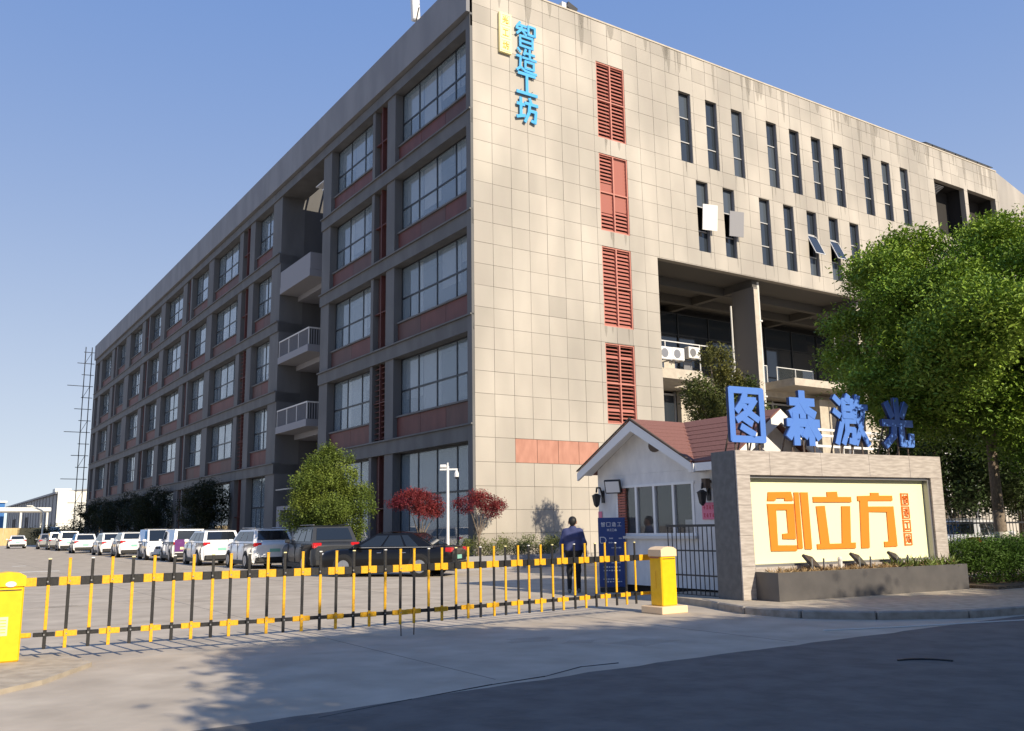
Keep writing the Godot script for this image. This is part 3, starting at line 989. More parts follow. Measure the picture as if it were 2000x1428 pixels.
func make_stair_gap(B):
	var n = node("stair_bay", B)
	var w := S()
	lbox(w, 23.9, 24.3, 0, 24.6, 1.5, 6.0)
	lbox(w, 16.4, 16.8, 0, 24.6, 1.5, 6.0)
	lbox(w, 16.8, 23.9, 0, 24.6, 5.8, 6.0)
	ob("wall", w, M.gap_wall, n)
	for k in 4:
		var h: float = [7.45, 11.85, 16.4, 2.9][k]
		if k == 3: continue
		var sl := S()
		lbox(sl, 18.7, 23.9, h, h + 0.42, -0.02, 3.2)
		lbox(sl, 18.2, 23.9, h - 0.32, h - 0.002, 1.2, 5.8)
		ob("landing", sl, M.grey_mid, n)
		if h > 16:
			var pr := S()
			lbox(pr, 18.7, 23.9, h + 0.43, h + 1.45, 0.0, 0.12)
			lbox(pr, 18.7, 18.82, h + 0.43, h + 1.45, 0.12, 3.0)
			ob("landing_parapet", pr, M.grey_mid, n)
		else:
			var rl := S()
			lbox(rl, 18.75, 23.9, h + 1.38, h + 1.46, 0.03, 0.09)
			lbox(rl, 18.75, 18.81, h + 1.38, h + 1.46, 0.09, 3.0)
			for v in [18.75, 20.4, 22.1, 23.8]: lbox(rl, v, v + 0.06, h + 0.42, h + 1.38, 0.03, 0.09)
			for d in [1.0, 2.0, 2.94]: lbox(rl, 18.75, 18.81, h + 0.42, h + 1.38, d, d + 0.06)
			ob("railing", rl, M.off_white, n)
			var bal := S()
			for i in 34: lbox(bal, 18.9 + i * 0.147, 18.93 + i * 0.147, h + 0.45, h + 1.38, 0.045, 0.075)
			for i in 18: lbox(bal, 18.765, 18.795, h + 0.45, h + 1.38, 0.2 + i * 0.155, 0.235 + i * 0.155)
			ob("balusters", bal, M.grey_mid, n)
	# glazed roof frame over the stairs, open to the sky
	var rib := S()
	for k in 6: lbox(rib, 16.85, 23.85, 24.1, 24.3, 0.9 + k * 0.95, 1.0 + k * 0.95)
	ob("roof_rib", rib, M.off_white, n)
	for k in 5:
		var cs := S()
		lbox(cs, 16.85, 20.6, 24.32, 24.35, .98 + k * .95, 1.9 + k * .95)
		ob("canopy_sheet", cs, M.canopy, n)
	var pan := S()
	lbox(pan, 17.2, 19.4, 22.2, 22.26, 0.5, 0.95)
	lbox(pan, 17.2, 18.6, 21.75, 21.82, 0.6, 1.3)
	ob("white_louvre", pan, M.white_metal, n)
	# service door at the foot
	var dr := S()
	lbox(dr, 17.4, 23.6, 2.75, 3.0, 0.1, 1.4)
	lbox(dr, 23.0, 23.6, 0, 2.75, 0.1, 1.4)
	lbox(dr, 20.4, 20.8, 0, 2.75, 0.1, 1.4)
	ob("door_surround", dr, M.grey_mid, n)
	bput("door", L(21.9, 1.37, 1.2), Vector3(0.06, 2.74, 2.2), M.steel, n)
	bput("door", L(19.0, 1.37, 1.6), Vector3(0.06, 2.74, 3.1), M.dark_back, n)
	bput("hand_rail", L(21.0, 4.0, 0.1), Vector3(0.08, 0.08, 5.6), M.steel, n)


func make_roof_things():
	var a = thing("roof_antenna", "white panel antenna on a pole above the grey parapet", "antenna", L(5.75, 24.7, 0.35))
	var p := S()
	cyl(p, Vector3.ZERO, Vector3(0, 6, 0), 0.07, 0.07, 8)
	ob("pole", p, M.white_metal, a)
	var pan := S()
	bbox(pan, Vector3(-0.2, 3.15, 0.3), Vector3(0.4, 3.6, 0.3), 0.05, RT(Vector3.ZERO, 0, 0.0, 0.05))
	ob("panel", pan, M.white, a)
	var br := S()
	cyl(br, Vector3(-0.1, 1.0, 0.45), Vector3(0, 0.3, 0), 0.04)
	cyl(br, Vector3(-0.2, 2.2, 0.45), Vector3(0, 2.2, 0), 0.04)
	tube(br, [Vector3(-0.2, 2.0, 0.5), Vector3(-0.35, 1.2, 0.5), Vector3(-0.3, 0.3, 0.6), Vector3(-0.1, 0, 0.7)], 0.025)
	ob("bracket", br, M.black_steel, a)
	var b = thing("roof_floodlight", "dark floodlight on a white stand above the tiled front", "floodlight", R(5.2, 25.56, 0.3))
	var s2 := S()
	bx(s2, Vector3(0, 0.2, 0), Vector3(0.25, 0.4, 0.25))
	ob("stand", s2, M.white, b)
	var h2 := S()
	bx(h2, Vector3(0.35, 0.42, 0.0), Vector3(0.6, 0.3, 0.3), RT(Vector3.ZERO, 0, 0, -0.35))
	ob("lamp_head", h2, M.black_steel, b)
	var c = thing("roof_pole", "thin pole with a dark bracket on the parapet near the corner", "pole", L(1.2, 25.5, 0.0))
	var s3 := S()
	cyl(s3, Vector3(0, -0.4, -0.1), Vector3(0, 2.2, -0.1), 0.06)
	bx(s3, Vector3(-0.25, 0.05, 0.1), Vector3(0.5, 0.16, 1.2))
	ob("post", s3, M.rust, c)
	var d = thing("roof_railing", "dark solar panel edge along the far roof", "solar panel", R(38.5, 25.56, 0.3))
	for k in 6:
		var s4 := S()
		bx(s4, Vector3(-3.6 + k * 1.35, 0.22, -0.2), Vector3(1.28, 0.04, 1.0), RT(Vector3.ZERO, 0, 0.25))
		ob("panel", s4, M.car_glass, d)
	var s5 := S()
	for k in 7: bx(s5, Vector3(-4.2 + k * 1.35, 0.1, -0.1), Vector3(0.05, 0.2, 0.05))
	ob("leg", s5, M.steel, d)


# ---------------------------------------------------------------- guard house
func make_guard_house():
	var G = thing("guard_house", "small white guard house with red-brown gabled roof by the barrier", "guard house", Vector3(14.38, 0, -15.6))
	# local: x into the house, z along its street wall, which faces -x
	var z0 := -2.15
	var z1 := 2.2
	var dp := 2.65
	var eave := 2.66
	var base := S()
	b2(base, Vector3(0.12, 0, z0 + 0.1), Vector3(dp - 0.1, 0.2, z1 - 0.1))
	ob("base", base, M.dark_back, G)
	var wl := S()
	# street wall with its window opening
	var wa := -1.42
	var wb := 1.16
	b2(wl, Vector3(0, 0.17, z0), Vector3(0.1, 1.34, z1))
	b2(wl, Vector3(0, 2.46, z0), Vector3(0.1, 2.75, z1))
	b2(wl, Vector3(0, 1.34, z0), Vector3(0.1, 2.46, wa))
	b2(wl, Vector3(0, 1.34, wb), Vector3(0.1, 2.46, z1))
	b2(wl, Vector3(0.1, 0.17, z0), Vector3(dp, 2.7, z0 + 0.1))
	b2(wl, Vector3(0.1, 0.17, z1 - 0.1), Vector3(dp, 2.7, z1))
	b2(wl, Vector3(dp - 0.1, 0.17, z0 + 0.1), Vector3(dp, 2.7, z1 - 0.1))
	# street gable
	var gz := -0.35
	prism(wl, PackedVector2Array([Vector2(z0, 2.752), Vector2(gz + 1.93, 2.752), Vector2(gz + 1.93, 2.87), Vector2(gz, 3.915), Vector2(z0, 2.92)]), 0.0, 0.1, Transform3D(Basis(Vector3(0, 0, 1), Vector3(0, 1, 0), Vector3(1, 0, 0)), Vector3.ZERO))
	# sunny end gable
	prism(wl, PackedVector2Array([Vector2(0.0, 2.702), Vector2(dp, 2.702), Vector2(dp, 2.98), Vector2(dp * 0.5, 3.88), Vector2(0.0, 2.98)]), z1 - 0.1, z1, Transform3D())
	ob("wall", wl, M.render_white, G)
	var inn := S()
	b2(inn, Vector3(1.9, 0.2, z0 + 0.12), Vector3(2.0, 2.68, z1 - 0.12))
	b2(inn, Vector3(0.12, 0.2, z0 + 0.12), Vector3(1.9, 0.24, z1 - 0.12))
	ob("inner_wall", inn, M.dark_back, G)
	# roofs: plates with thickness
	var rf := S()
	var ov := 0.42
	var roof := func(a: Vector3, b: Vector3, c: Vector3, d: Vector3):
		var t := Vector3(0, 0.09, 0)
		quad(rf, a + t, b + t, c + t, d + t)
		quad(rf, d, c, b, a)
		for e in [[a, b], [b, c], [c, d], [d, a]]: quad(rf, e[0], e[1], e[1] + t, e[0] + t)
	var rg := 3.93
	# street gable: ridge along x
	roof.call(Vector3(-ov, 2.82, gz - 2.05), Vector3(-ov, rg, gz), Vector3(dp + .33, rg, gz), Vector3(dp + .33, 2.82, gz - 2.05))
	roof.call(Vector3(-ov, rg, gz), Vector3(-ov, 2.82, gz + 1.9), Vector3(-.3, 2.82, gz + 1.9), Vector3(dp * .5, rg, gz))
	# main roof: ridge along z
	roof.call(Vector3(-0.33, 2.8, gz + 1.9), Vector3(-0.33, 2.8, z1 + 0.4), Vector3(dp * 0.5, 3.94, z1 + 0.4), Vector3(dp * 0.5, 3.94, gz))
	roof.call(Vector3(dp * 0.5, 3.94, gz), Vector3(dp * 0.5, 3.94, z1 + 0.4), Vector3(dp + 0.33, 2.8, z1 + 0.4), Vector3(dp + 0.33, 2.8, gz + 1.9))
	roof.call(Vector3(dp * 0.5, rg, gz), Vector3(dp + .31, 2.82, gz + 1.9), Vector3(dp + .33, 2.82, gz + 1.88), Vector3(dp + .33, rg, gz))
	var rfm = ob("roof", rf, M.shingle, G)
	var sf := S()
	for q in [-2.03, 1.88]: quad(sf, Vector3(-ov, 2.8, gz + q), Vector3(-ov, rg - 0.02, gz), Vector3(-0.005, rg - 0.02, gz), Vector3(-0.005, 2.8, gz + q))
	ob("soffit", sf, M.white, G)
	# rows of shingles, proud of the slopes
	for k in 10:
		var f: float = (k + 0.35) / 10.5
		var xe: float = lerpf(-.3, dp * .5, f) - .03
		put("shingle_course", bm(Vector3(xe + ov, 0.014, 0.2)), M.shingle, rfm, RT(Vector3((xe - ov) * .5, lerpf(2.82, rg, f) + 0.096, lerpf(gz + 1.9, gz, f)), 0, 0.528))
	for k in 9:
		var f: float = (k + 0.35) / 9.5
		var ze: float = lerpf(gz + 1.9, gz, f) + .04
		put("shingle_course", bm(Vector3(0.19, 0.014, z1 + .4 - ze)), M.shingle, rfm, RT(Vector3(lerpf(-0.33, dp * 0.5, f), lerpf(2.8, 3.94, f) + 0.095, (z1 + .4 + ze) * .5), 0, 0, 0.602))
	# white bargeboards
	var bg := S()
	for s in [[-2.08, -1.0], [1.93, 1.0]]:
		var a := Vector3(-ov - 0.02, 2.8, gz + s[0])
		var b := Vector3(-ov - 0.02, rg - 0.05, gz)
		for e in [[a, b]]:
			quad(bg, e[0] + Vector3(0, -0.13, 0), e[1] + Vector3(0, -0.15, 0), e[1] + Vector3(0, 0.09, 0), e[0] + Vector3(0, 0.06, 0))
			quad(bg, e[0] + Vector3(0.06, 0.06, 0), e[1] + Vector3(0.06, 0.09, 0), e[1] + Vector3(0.06, -0.15, 0), e[0] + Vector3(0.06, -0.13, 0))
			quad(bg, e[0] + Vector3(0, -0.13, 0), e[0] + Vector3(0.06, -0.13, 0), e[1] + Vector3(0.06, -0.15, 0), e[1] + Vector3(0, -0.15, 0))
	ob("bargeboard", bg, M.white, G)
	var bg2 := S()
	for s in [-0.34, dp + 0.34]:
		var a := Vector3(s, 2.78, z1 + 0.42)
		var b := Vector3(dp * 0.5, 3.92, z1 + 0.42)
		quad(bg2, a + Vector3(0, -0.15, 0), b + Vector3(0, -0.2, 0), b + Vector3(0, 0.09, 0), a + Vector3(0, 0.08, 0))
		quad(bg2, a + Vector3(0, -0.15, -0.06), b + Vector3(0, -0.2, -0.06), b + Vector3(0, 0.09, -0.06), a + Vector3(0, 0.08, -0.06))
	ob("bargeboard", bg2, M.white, G)
	var fc := S()
	b2(fc, Vector3(-0.39, 2.68, gz + 1.9), Vector3(-0.335, 2.85, z1 + 0.4))
	b2(fc, Vector3(-0.33, 2.72, gz + 1.9), Vector3(0.0, 2.76, z1 + 0.3))
	b2(fc, Vector3(-ov, 2.66, gz + 1.82), Vector3(-.05, 2.84, gz + 1.98))
	ob("eaves_board", fc, M.white, G)
	var ed := S()
	cyl(ed, Vector3(-ov - 0.03, 2.91, gz - 2.07), Vector3(-ov - 0.03, rg + 0.1, gz), 0.022, 0.022, 6)
	cyl(ed, Vector3(-ov - 0.03, rg + 0.1, gz), Vector3(-ov - 0.03, 2.91, gz + 1.92), 0.022, 0.022, 6)
	ob("roof_edge_trim", ed, M.rust, G)
	var vent := S()
	ball(vent, Vector3(-0.02, 3.38, gz + 0.36), Vector3(0.03, 0.16, 0.22), 14, 8)
	ob("gable_roundel", vent, M.rust, G)
	# sliding windows
	var w = node("window", G)
	var fr := S()
	for z in [wa, -0.72, -0.1, 0.54, wb]: b2(fr, Vector3(-0.02, 1.36, z - 0.035), Vector3(0.06, 2.45, z + 0.035))
	b2(fr, Vector3(-0.025, 1.3, wa - 0.06), Vector3(0.065, 1.365, wb + 0.06))
	b2(fr, Vector3(-0.025, 2.44, wa - 0.06), Vector3(0.065, 2.5, wb + 0.06))
	ob("frame", fr, M.white_metal, w)
	for q in [[-1.05, -0.755], [-0.685, -0.135], [-0.065, 0.505], [0.575, 1.125]]:
		bput("pane", Vector3(0.03, 1.905, (q[0] + q[1]) * 0.5), Vector3(0.01, 1.08, q[1] - q[0]), M.clear, w)
	for k in 17: bput("brick", Vector3(0.0, 1.38 + 0.064 * k, -1.24), Vector3(0.05, 0.05, 0.27), M.brick_red, w)
	var sill := S()
	b2(sill, Vector3(-0.1, 1.24, wa - 0.1), Vector3(0.0, 1.3, wb + 0.1))
	ob("window_sill", sill, M.off_white, G)
	var chair := S()
	bbox(chair, Vector3(1.1, 1.25, 0.1), Vector3(0.5, 0.7, 0.45), 0.08)
	bbox(chair, Vector3(0.7, 1.15, 0.3), Vector3(0.5, 0.12, 0.5), 0.05)
	ob("desk_chair", chair, M.black, G)
	var desk := S()
	b2(desk, Vector3(0.25, 0.95, -1.3), Vector3(0.8, 1.0, 1.1))
	ob("desk", desk, M.grey_mid, G)
	var mon := S()
	bx(mon, Vector3(0.5, 1.5, 0.65), Vector3(0.06, 0.32, 0.5))
	bx(mon, Vector3(0.5, 1.17, 0.65), Vector3(0.05, 0.34, 0.08))
	ob("monitor", mon, M.off_white, G)
	# fittings that could be lifted off
	var fl = thing("floodlight", "square floodlight under the left eave of the guard house", "floodlight", Vector3(14.38, 2.55, -17.05))
	var s := S()
	bbox(s, Vector3(-0.22, 0, 0), Vector3(0.07, 0.34, 0.42), 0.015, RT(Vector3.ZERO, 0.5, 0, 0.3))
	ob("housing", s, M.black_steel, fl)
	var s2 := S()
	bx(s2, Vector3(-0.262, 0, 0), Vector3(0.012, 0.27, 0.35), RT(Vector3.ZERO, 0.5, 0, 0.3))
	ob("lens", s2, M.lamp, fl)
	var s3 := S()
	tube(s3, [Vector3(-0.16, -0.14, 0.12), Vector3(0.0, -0.16, 0.16), Vector3(0.0, -2.2, 0.16)], 0.018)
	ob("bracket", s3, M.black_steel, fl)
	for q in [[-17.55, 2.28, "left of the guard house window"], [-13.95, 2.22, "right of the guard house window above the pink notice"]]:
		var l = thing("wall_lantern", "black iron lantern %s" % q[2], "lantern", Vector3(14.38, q[1], q[0]), 0.0, "wall lanterns of the guard house")
		var a := S()
		tube(a, [Vector3(0, -0.1, 0), Vector3(-0.1, 0.2, 0), Vector3(-0.22, 0.2, 0.02), Vector3(-0.24, 0.08, 0.02)], 0.022)
		bx(a, Vector3(-0.015, -0.02, 0), Vector3(0.03, 0.3, 0.1))
		ob("arm", a, M.black_steel, l)
		var b := S()
		cyl(b, Vector3(-0.24, 0.06, 0.02), Vector3(-0.24, 0.0, 0.02), 0.03, 0.13, 6)
		cyl(b, Vector3(-0.24, 0.0, 0.02), Vector3(-0.24, -0.22, 0.02), 0.11, 0.07, 6)
		cyl(b, Vector3(-0.24, -0.22, 0.02), Vector3(-0.24, -0.28, 0.02), 0.07, 0.02, 6)
		ob("lamp_body", b, M.black_steel, l)
	var nt = thing("paper_notice", "pink paper notice with two lines under the right lantern", "notice", Vector3(14.365, 1.83, -13.93))
	bput("paper", Vector3.ZERO, Vector3(0.012, 0.36, 0.48), M.pink, nt)
	var tx := S()
	for r in 2:
		for c in 5:
			var zc: float = -0.17 + c * 0.085
			var yc: float = 0.08 - r * 0.17
			bx(tx, Vector3(-0.008, yc, zc), Vector3(0.006, 0.085, 0.012))
			bx(tx, Vector3(-0.009, yc + 0.03 * ((c + r) % 2), zc), Vector3(0.006, 0.012, 0.055))
			if (c + r) % 3: bx(tx, Vector3(-0.0095, yc - 0.035, zc + 0.005), Vector3(0.006, 0.012, 0.05))
	ob("print", tx, M.pink_dark, nt)
	var n2 = bput("paper_notice", Vector3(14.366, 1.8, -17.68), Vector3(0.012, 0.2, 0.14), M.pink)
	n2.name = numbered("paper_notice")
	tag(n2, "small pink paper stuck to the left edge of the guard house", "notice")
	var cm = thing("security_camera", "small dark camera under the right eave of the guard house", "camera", Vector3(14.34, 2.42, -13.9))
	var c4 := S()
	bx(c4, Vector3(-0.1, 0, 0), Vector3(0.14, 0.2, 0.12))
	bx(c4, Vector3(0.0, 0.04, 0), Vector3(0.1, 0.06, 0.06))
	ob("body", c4, M.rust, cm)


# ---------------------------------------------------------------- sign wall
func make_sign_wall():
	var at := Vector3(13.55, 0.12, -12.06)
	var turn := -deg_to_rad(6.0)
	var W = thing("sign_wall", "grey stone gateway wall framing a cream lettered panel", "sign wall", at, turn)
	# local: x along the wall, z towards the street
	var th := 0.72
	var fr := [[-0.32, 0.02, 0.0, 2.84], [5.24, 5.62, 0.0, 2.84], [0.02, 5.24, 2.36, 2.84], [0.02, 5.24, 0.0, 0.6]]
	# stone slabs, joint by joint
	var slabs := []
	for h in [[0.0, 0.62], [0.62, 1.2], [1.2, 1.78], [1.78, 2.36]]:
		slabs.append([-0.32, 0.02, h[0], h[1]])
		slabs.append([5.24, 5.62, h[0], h[1]])
	for q in [[-0.32, 0.55], [0.55, 1.95], [1.95, 3.35], [3.35, 4.6], [4.6, 5.62]]: slabs.append([q[0], q[1], 2.36, 2.84])
	for q in [[0.02, 1.8], [1.8, 3.6], [3.6, 5.24]]: slabs.append([q[0], q[1], 0.0, 0.6])
	for q in slabs:
		var st := S()
		bbox(st, Vector3((q[0] + q[1]) * 0.5, (q[2] + q[3]) * 0.5, -0.02 + rng.randf_range(-0.002, 0.002)), Vector3(q[1] - q[0] - 0.004, q[3] - q[2] - 0.004, 0.04), 0.004)
		ob("stone_slab", st, M.travertine, W)
	var body := S()
	b2(body, Vector3(-0.3, 0, -th), Vector3(0.02, 2.83, -0.042))
	bput("side_slab", Vector3(-0.312, 1.42, -th * 0.5 - 0.021), Vector3(0.022, 2.84, th - 0.045), M.dark_stone, W)
	b2(body, Vector3(5.24, 0, -th), Vector3(5.61, 2.83, -0.042))
	b2(body, Vector3(0.02, 2.36, -th), Vector3(5.24, 2.83, -0.042))
	b2(body, Vector3(0.02, 0, -th), Vector3(5.24, 0.6, -0.042))
	b2(body, Vector3(0.02, 0.6, -th), Vector3(5.24, 2.36, -0.34))
	ob("wall_body", body, M.travertine, W)
	var bdr := S()
	b2(bdr, Vector3(0.022, 0.6, -0.338), Vector3(0.07, 2.358, -0.06))
	b2(bdr, Vector3(5.19, 0.6, -0.338), Vector3(5.238, 2.358, -0.06))
	b2(bdr, Vector3(0.07, 2.31, -0.338), Vector3(5.19, 2.358, -0.06))
	b2(bdr, Vector3(0.07, 0.602, -0.338), Vector3(5.19, 0.645, -0.06))
	ob("frame", bdr, M.steel, W)
	var pn = put("sign_panel", bm(Vector3(5.12, 1.66, 0.03)), M.sign_cream, W, T(2.63, 1.478, -0.2))
	var off := Vector3(0.04, 0.6, -0.184)
	var shapes := {
		"letter": [[[[.57, 1.44], [1.18, 1.45], [1.23, 1.27], [1.0, 1.27], [1.0, 1.32], [.77, 1.32], [.75, 1.27], [.54, 1.27]], [[.53, 1.21], [1.23, 1.21], [1.23, .51], [.88, .52], [.88, .62], [1.04, .63], [1.03, 1.09], [.75, 1.09], [.74, .4], [1.24, .39], [1.24, .28], [.56, .29]], [[1.26, 1.44], [1.39, 1.44], [1.4, .32], [1.27, .32]], [[1.43, 1.44], [1.64, 1.44], [1.65, .3], [1.46, .31]]],
			[[[2.18, 1.45], [2.47, 1.46], [2.48, 1.35], [2.87, 1.35], [2.87, 1.24], [1.78, 1.24], [1.78, 1.35], [2.18, 1.35]], [[1.85, 1.16], [2.09, 1.17], [2.15, .4], [2.51, .4], [2.57, 1.16], [2.82, 1.16], [2.76, .41], [2.9, .41], [2.89, .29], [1.8, .3], [1.8, .4], [1.9, .4]]],
			[[[3.46, 1.44], [3.71, 1.44], [3.71, 1.38], [4.12, 1.38], [4.12, 1.27], [3.36, 1.27], [3.35, 1.15], [4.13, 1.15], [4.15, .3], [3.76, .3], [3.76, .41], [3.9, .41], [3.91, 1.03], [3.36, 1.04], [3.3, .29], [3.06, .29], [3.12, 1.27], [3.06, 1.27], [3.06, 1.37], [3.46, 1.38]]]],
	}
	for lt in shapes.letter:
		var st := S()
		for poly in lt:
			var p := PackedVector2Array()
			for q in poly: p.append(Vector2(q[0], q[1]))
			prism(st, p, 0.0, 0.025, Transform3D(Basis(), off))
		ob("letter", st, M.orange, pn, T(-2.63, -1.478, 0.2))
	for k in 4:
		var st := S()
		var h: float = 1.17 - 0.285 * k
		var z := Transform3D(Basis(), off + Vector3(4.4, h, 0.002))
		var solid: bool = k == 2
		stroke_glyph(st, GLYPH.square, 0.09, Vector2(0.24, 0.265), 0.012, z)
		bx(st, off + Vector3(4.415, h + 0.13, 0.004), Vector3(0.05, 0.27, 0.02))
		stroke_glyph(st, GLYPH[["zhi", "zao", "gong", "fang"][k]], 0.14 if solid else 0.07, Vector2(0.14, 0.17), 0.016, Transform3D(Basis(), off + Vector3(4.46, h + 0.05, 0.006)))
		ob("small_letter", st, M.orange_b, pn, T(-2.63, -1.478, 0.2))
	# blue letters standing on the wall
	var words := [["tu", -0.17, 0.92], ["sen", 1.38, 0.86], ["ji", 2.74, 0.98], ["guang", 4.22, 0.92]]
	var what := ["blue standing letter in a square outline above the sign wall", "blue standing letter of three tree shapes above the sign wall", "blue standing letter with dense strokes, third above the sign wall", "blue standing letter half hidden by the tree, last above the sign wall"]
	for k in 4:
		var g = words[k]
		var o = thing("standing_letter", what[k], "letter", at + Vector3(g[1] + g[2] * 0.5, 2.84, -0.35).rotated(Vector3.UP, turn) + Vector3.ZERO, turn, "blue letters on the sign wall")
		var gl = GLYPH[g[0]]
		var f := S()
		stroke_glyph(f, gl, [.13, .165, .125, .15][k], Vector2(g[2], 1.05), 0.012, Transform3D(Basis(), Vector3(-g[2] * 0.5, 0.22, 0.072)))
		ob("face", f, M.letter_blue, o)
		var b := S()
		stroke_glyph(b, gl, [.125, .16, .12, .145][k], Vector2(g[2], 1.05), 0.055, Transform3D(Basis(), Vector3(-g[2] * 0.5, 0.22, 0.0)))
		ob("return", b, M.letter_side, o)
		var p := S()
		for x in [-0.3, 0.02, 0.33]:
			cyl(p, Vector3(x, 0, 0.02), Vector3(x, 0.9, 0.0), 0.02, 0.02, 6)
			cyl(p, Vector3(x, 0, -0.3), Vector3(x, 0.8, -0.02), 0.018, 0.018, 6)
		ob("post", p, M.rust, o)
	# granite planter in front
	var P = thing("stone_planter", "long low granite planter in front of the sign wall", "planter", at, turn)
	var pl := S()
	b2(pl, Vector3(0.08, 0, 0.52), Vector3(5.27, 0.52, 0.6))
	b2(pl, Vector3(0.0, 0, 0.003), Vector3(0.08, 0.522, 0.601))
	b2(pl, Vector3(5.27, 0, 0.003), Vector3(5.35, 0.522, 0.601))
	ob("granite_side", pl, M.granite, P)
	bput("soil", Vector3(2.67, 0.25, 0.26), Vector3(5.16, 0.5, 0.5), M.soil, P)
	for k in 3:
		var x: float = [1.32, 2.62, 3.72][k]
		var fl = thing("ground_floodlight", "black floodlight in the planter aimed at the sign, %s" % ["below the first big letter", "below the middle big letter", "below the third big letter"][k], "floodlight", at + Vector3(x, 0.5, 0.3).rotated(Vector3.UP, turn), turn, "floodlights of the sign panel")
		var s := S()
		bbox(s, Vector3(0, 0.22, 0), Vector3(0.36, 0.3, 0.06), 0.012, RT(Vector3(0, 0.02, 0.02), 0.45, -0.75, -0.25))
		ob("housing", s, M.black_steel, fl)
		var br := S()
		for q in [-0.16, 0.16]: bx(br, Vector3(q, 0.12, 0.02), Vector3(0.022, 0.24, 0.03))
		bx(br, Vector3(0, 0.01, 0.02), Vector3(0.3, 0.02, 0.06))
		ob("bracket", br, M.steel, fl)
	# dry litter and weeds in the planter
	var lit := MultiMesh.new()
	lit.transform_format = MultiMesh.TRANSFORM_3D
	lit.use_colors = true
	lit.mesh = blade_mesh()
	lit.instance_count = 420
	for i in 420:
		var x: float = rng.randf_range(0.2, 5.2)
		var z: float = rng.randf_range(0.08, 0.5)
		var dry: bool = x < 3.4 or rng.randf() < 0.4
		var sc: float = rng.randf_range(0.05, 0.12) if dry else rng.randf_range(0.08, 0.24)
		lit.set_instance_transform(i, Transform3D(Basis.from_euler(Vector3(rng.randf_range(-1.2, 1.2), rng.randf() * TAU, rng.randf_range(-1.2, 1.2))).scaled(Vector3.ONE * sc), Vector3(x, 0.5, z)))
		lit.set_instance_color(i, (Color(.32, .22, .11) if dry else Color(.12, .16, .035)) * rng.randf_range(0.6, 1.3))
	var mi := MultiMeshInstance3D.new()
	mi.name = "weeds"
	mi.multimesh = lit
	mi.material_override = M.leaf
	P.add_child(mi, true)
	tag(mi, "", "", "", "stuff")
	var pipe = thing("vent_pipe", "short grey pipe stub standing in the planter before the panel", "pipe", at + Vector3(2.05, 0.5, 0.2).rotated(Vector3.UP, turn))
	var ps := S()
	cyl(ps, Vector3.ZERO, Vector3(0, 0.2, 0), 0.045, 0.045, 10)
	ball(ps, Vector3(0, 0.2, 0), Vector3(0.05, 0.06, 0.05))
	ob("tube", ps, M.off_white, pipe)


func blade_mesh() -> ArrayMesh:
	var st := S()
	for k in 5:
		var a := TAU * k / 5.0
		var d := Vector3(cos(a), 0, sin(a))
		var s := Vector3(-sin(a), 0, cos(a)) * 0.09
		quad(st, d * 0.03 - s, d * 0.03 + s, d * 0.35 + s * 0.7 + Vector3(0, 0.6, 0), d * 0.35 - s * 0.7 + Vector3(0, 0.6, 0))
		tri(st, d * 0.35 + s * 0.7 + Vector3(0, 0.6, 0), d * 0.35 - s * 0.7 + Vector3(0, 0.6, 0), d * 0.8 + Vector3(0, 0.95, 0))
	return done(st)


# ---------------------------------------------------------------- barrier
func make_barriers():
	barrier("yellow barrier cabinet at the kerb of the left side with its fenced arm", Vector3(1.06, 0.05, -12.78), Vector3(1.5, 0, -12.73), Vector3(6.16, 0, -12.33), 1, true)
	barrier("yellow barrier cabinet beside the guard house gate with its fenced arm", Vector3(11.42, 0, -12.32), Vector3(11.0, 0, -12.62), Vector3(6.4, 0, -12.36), -1, false)


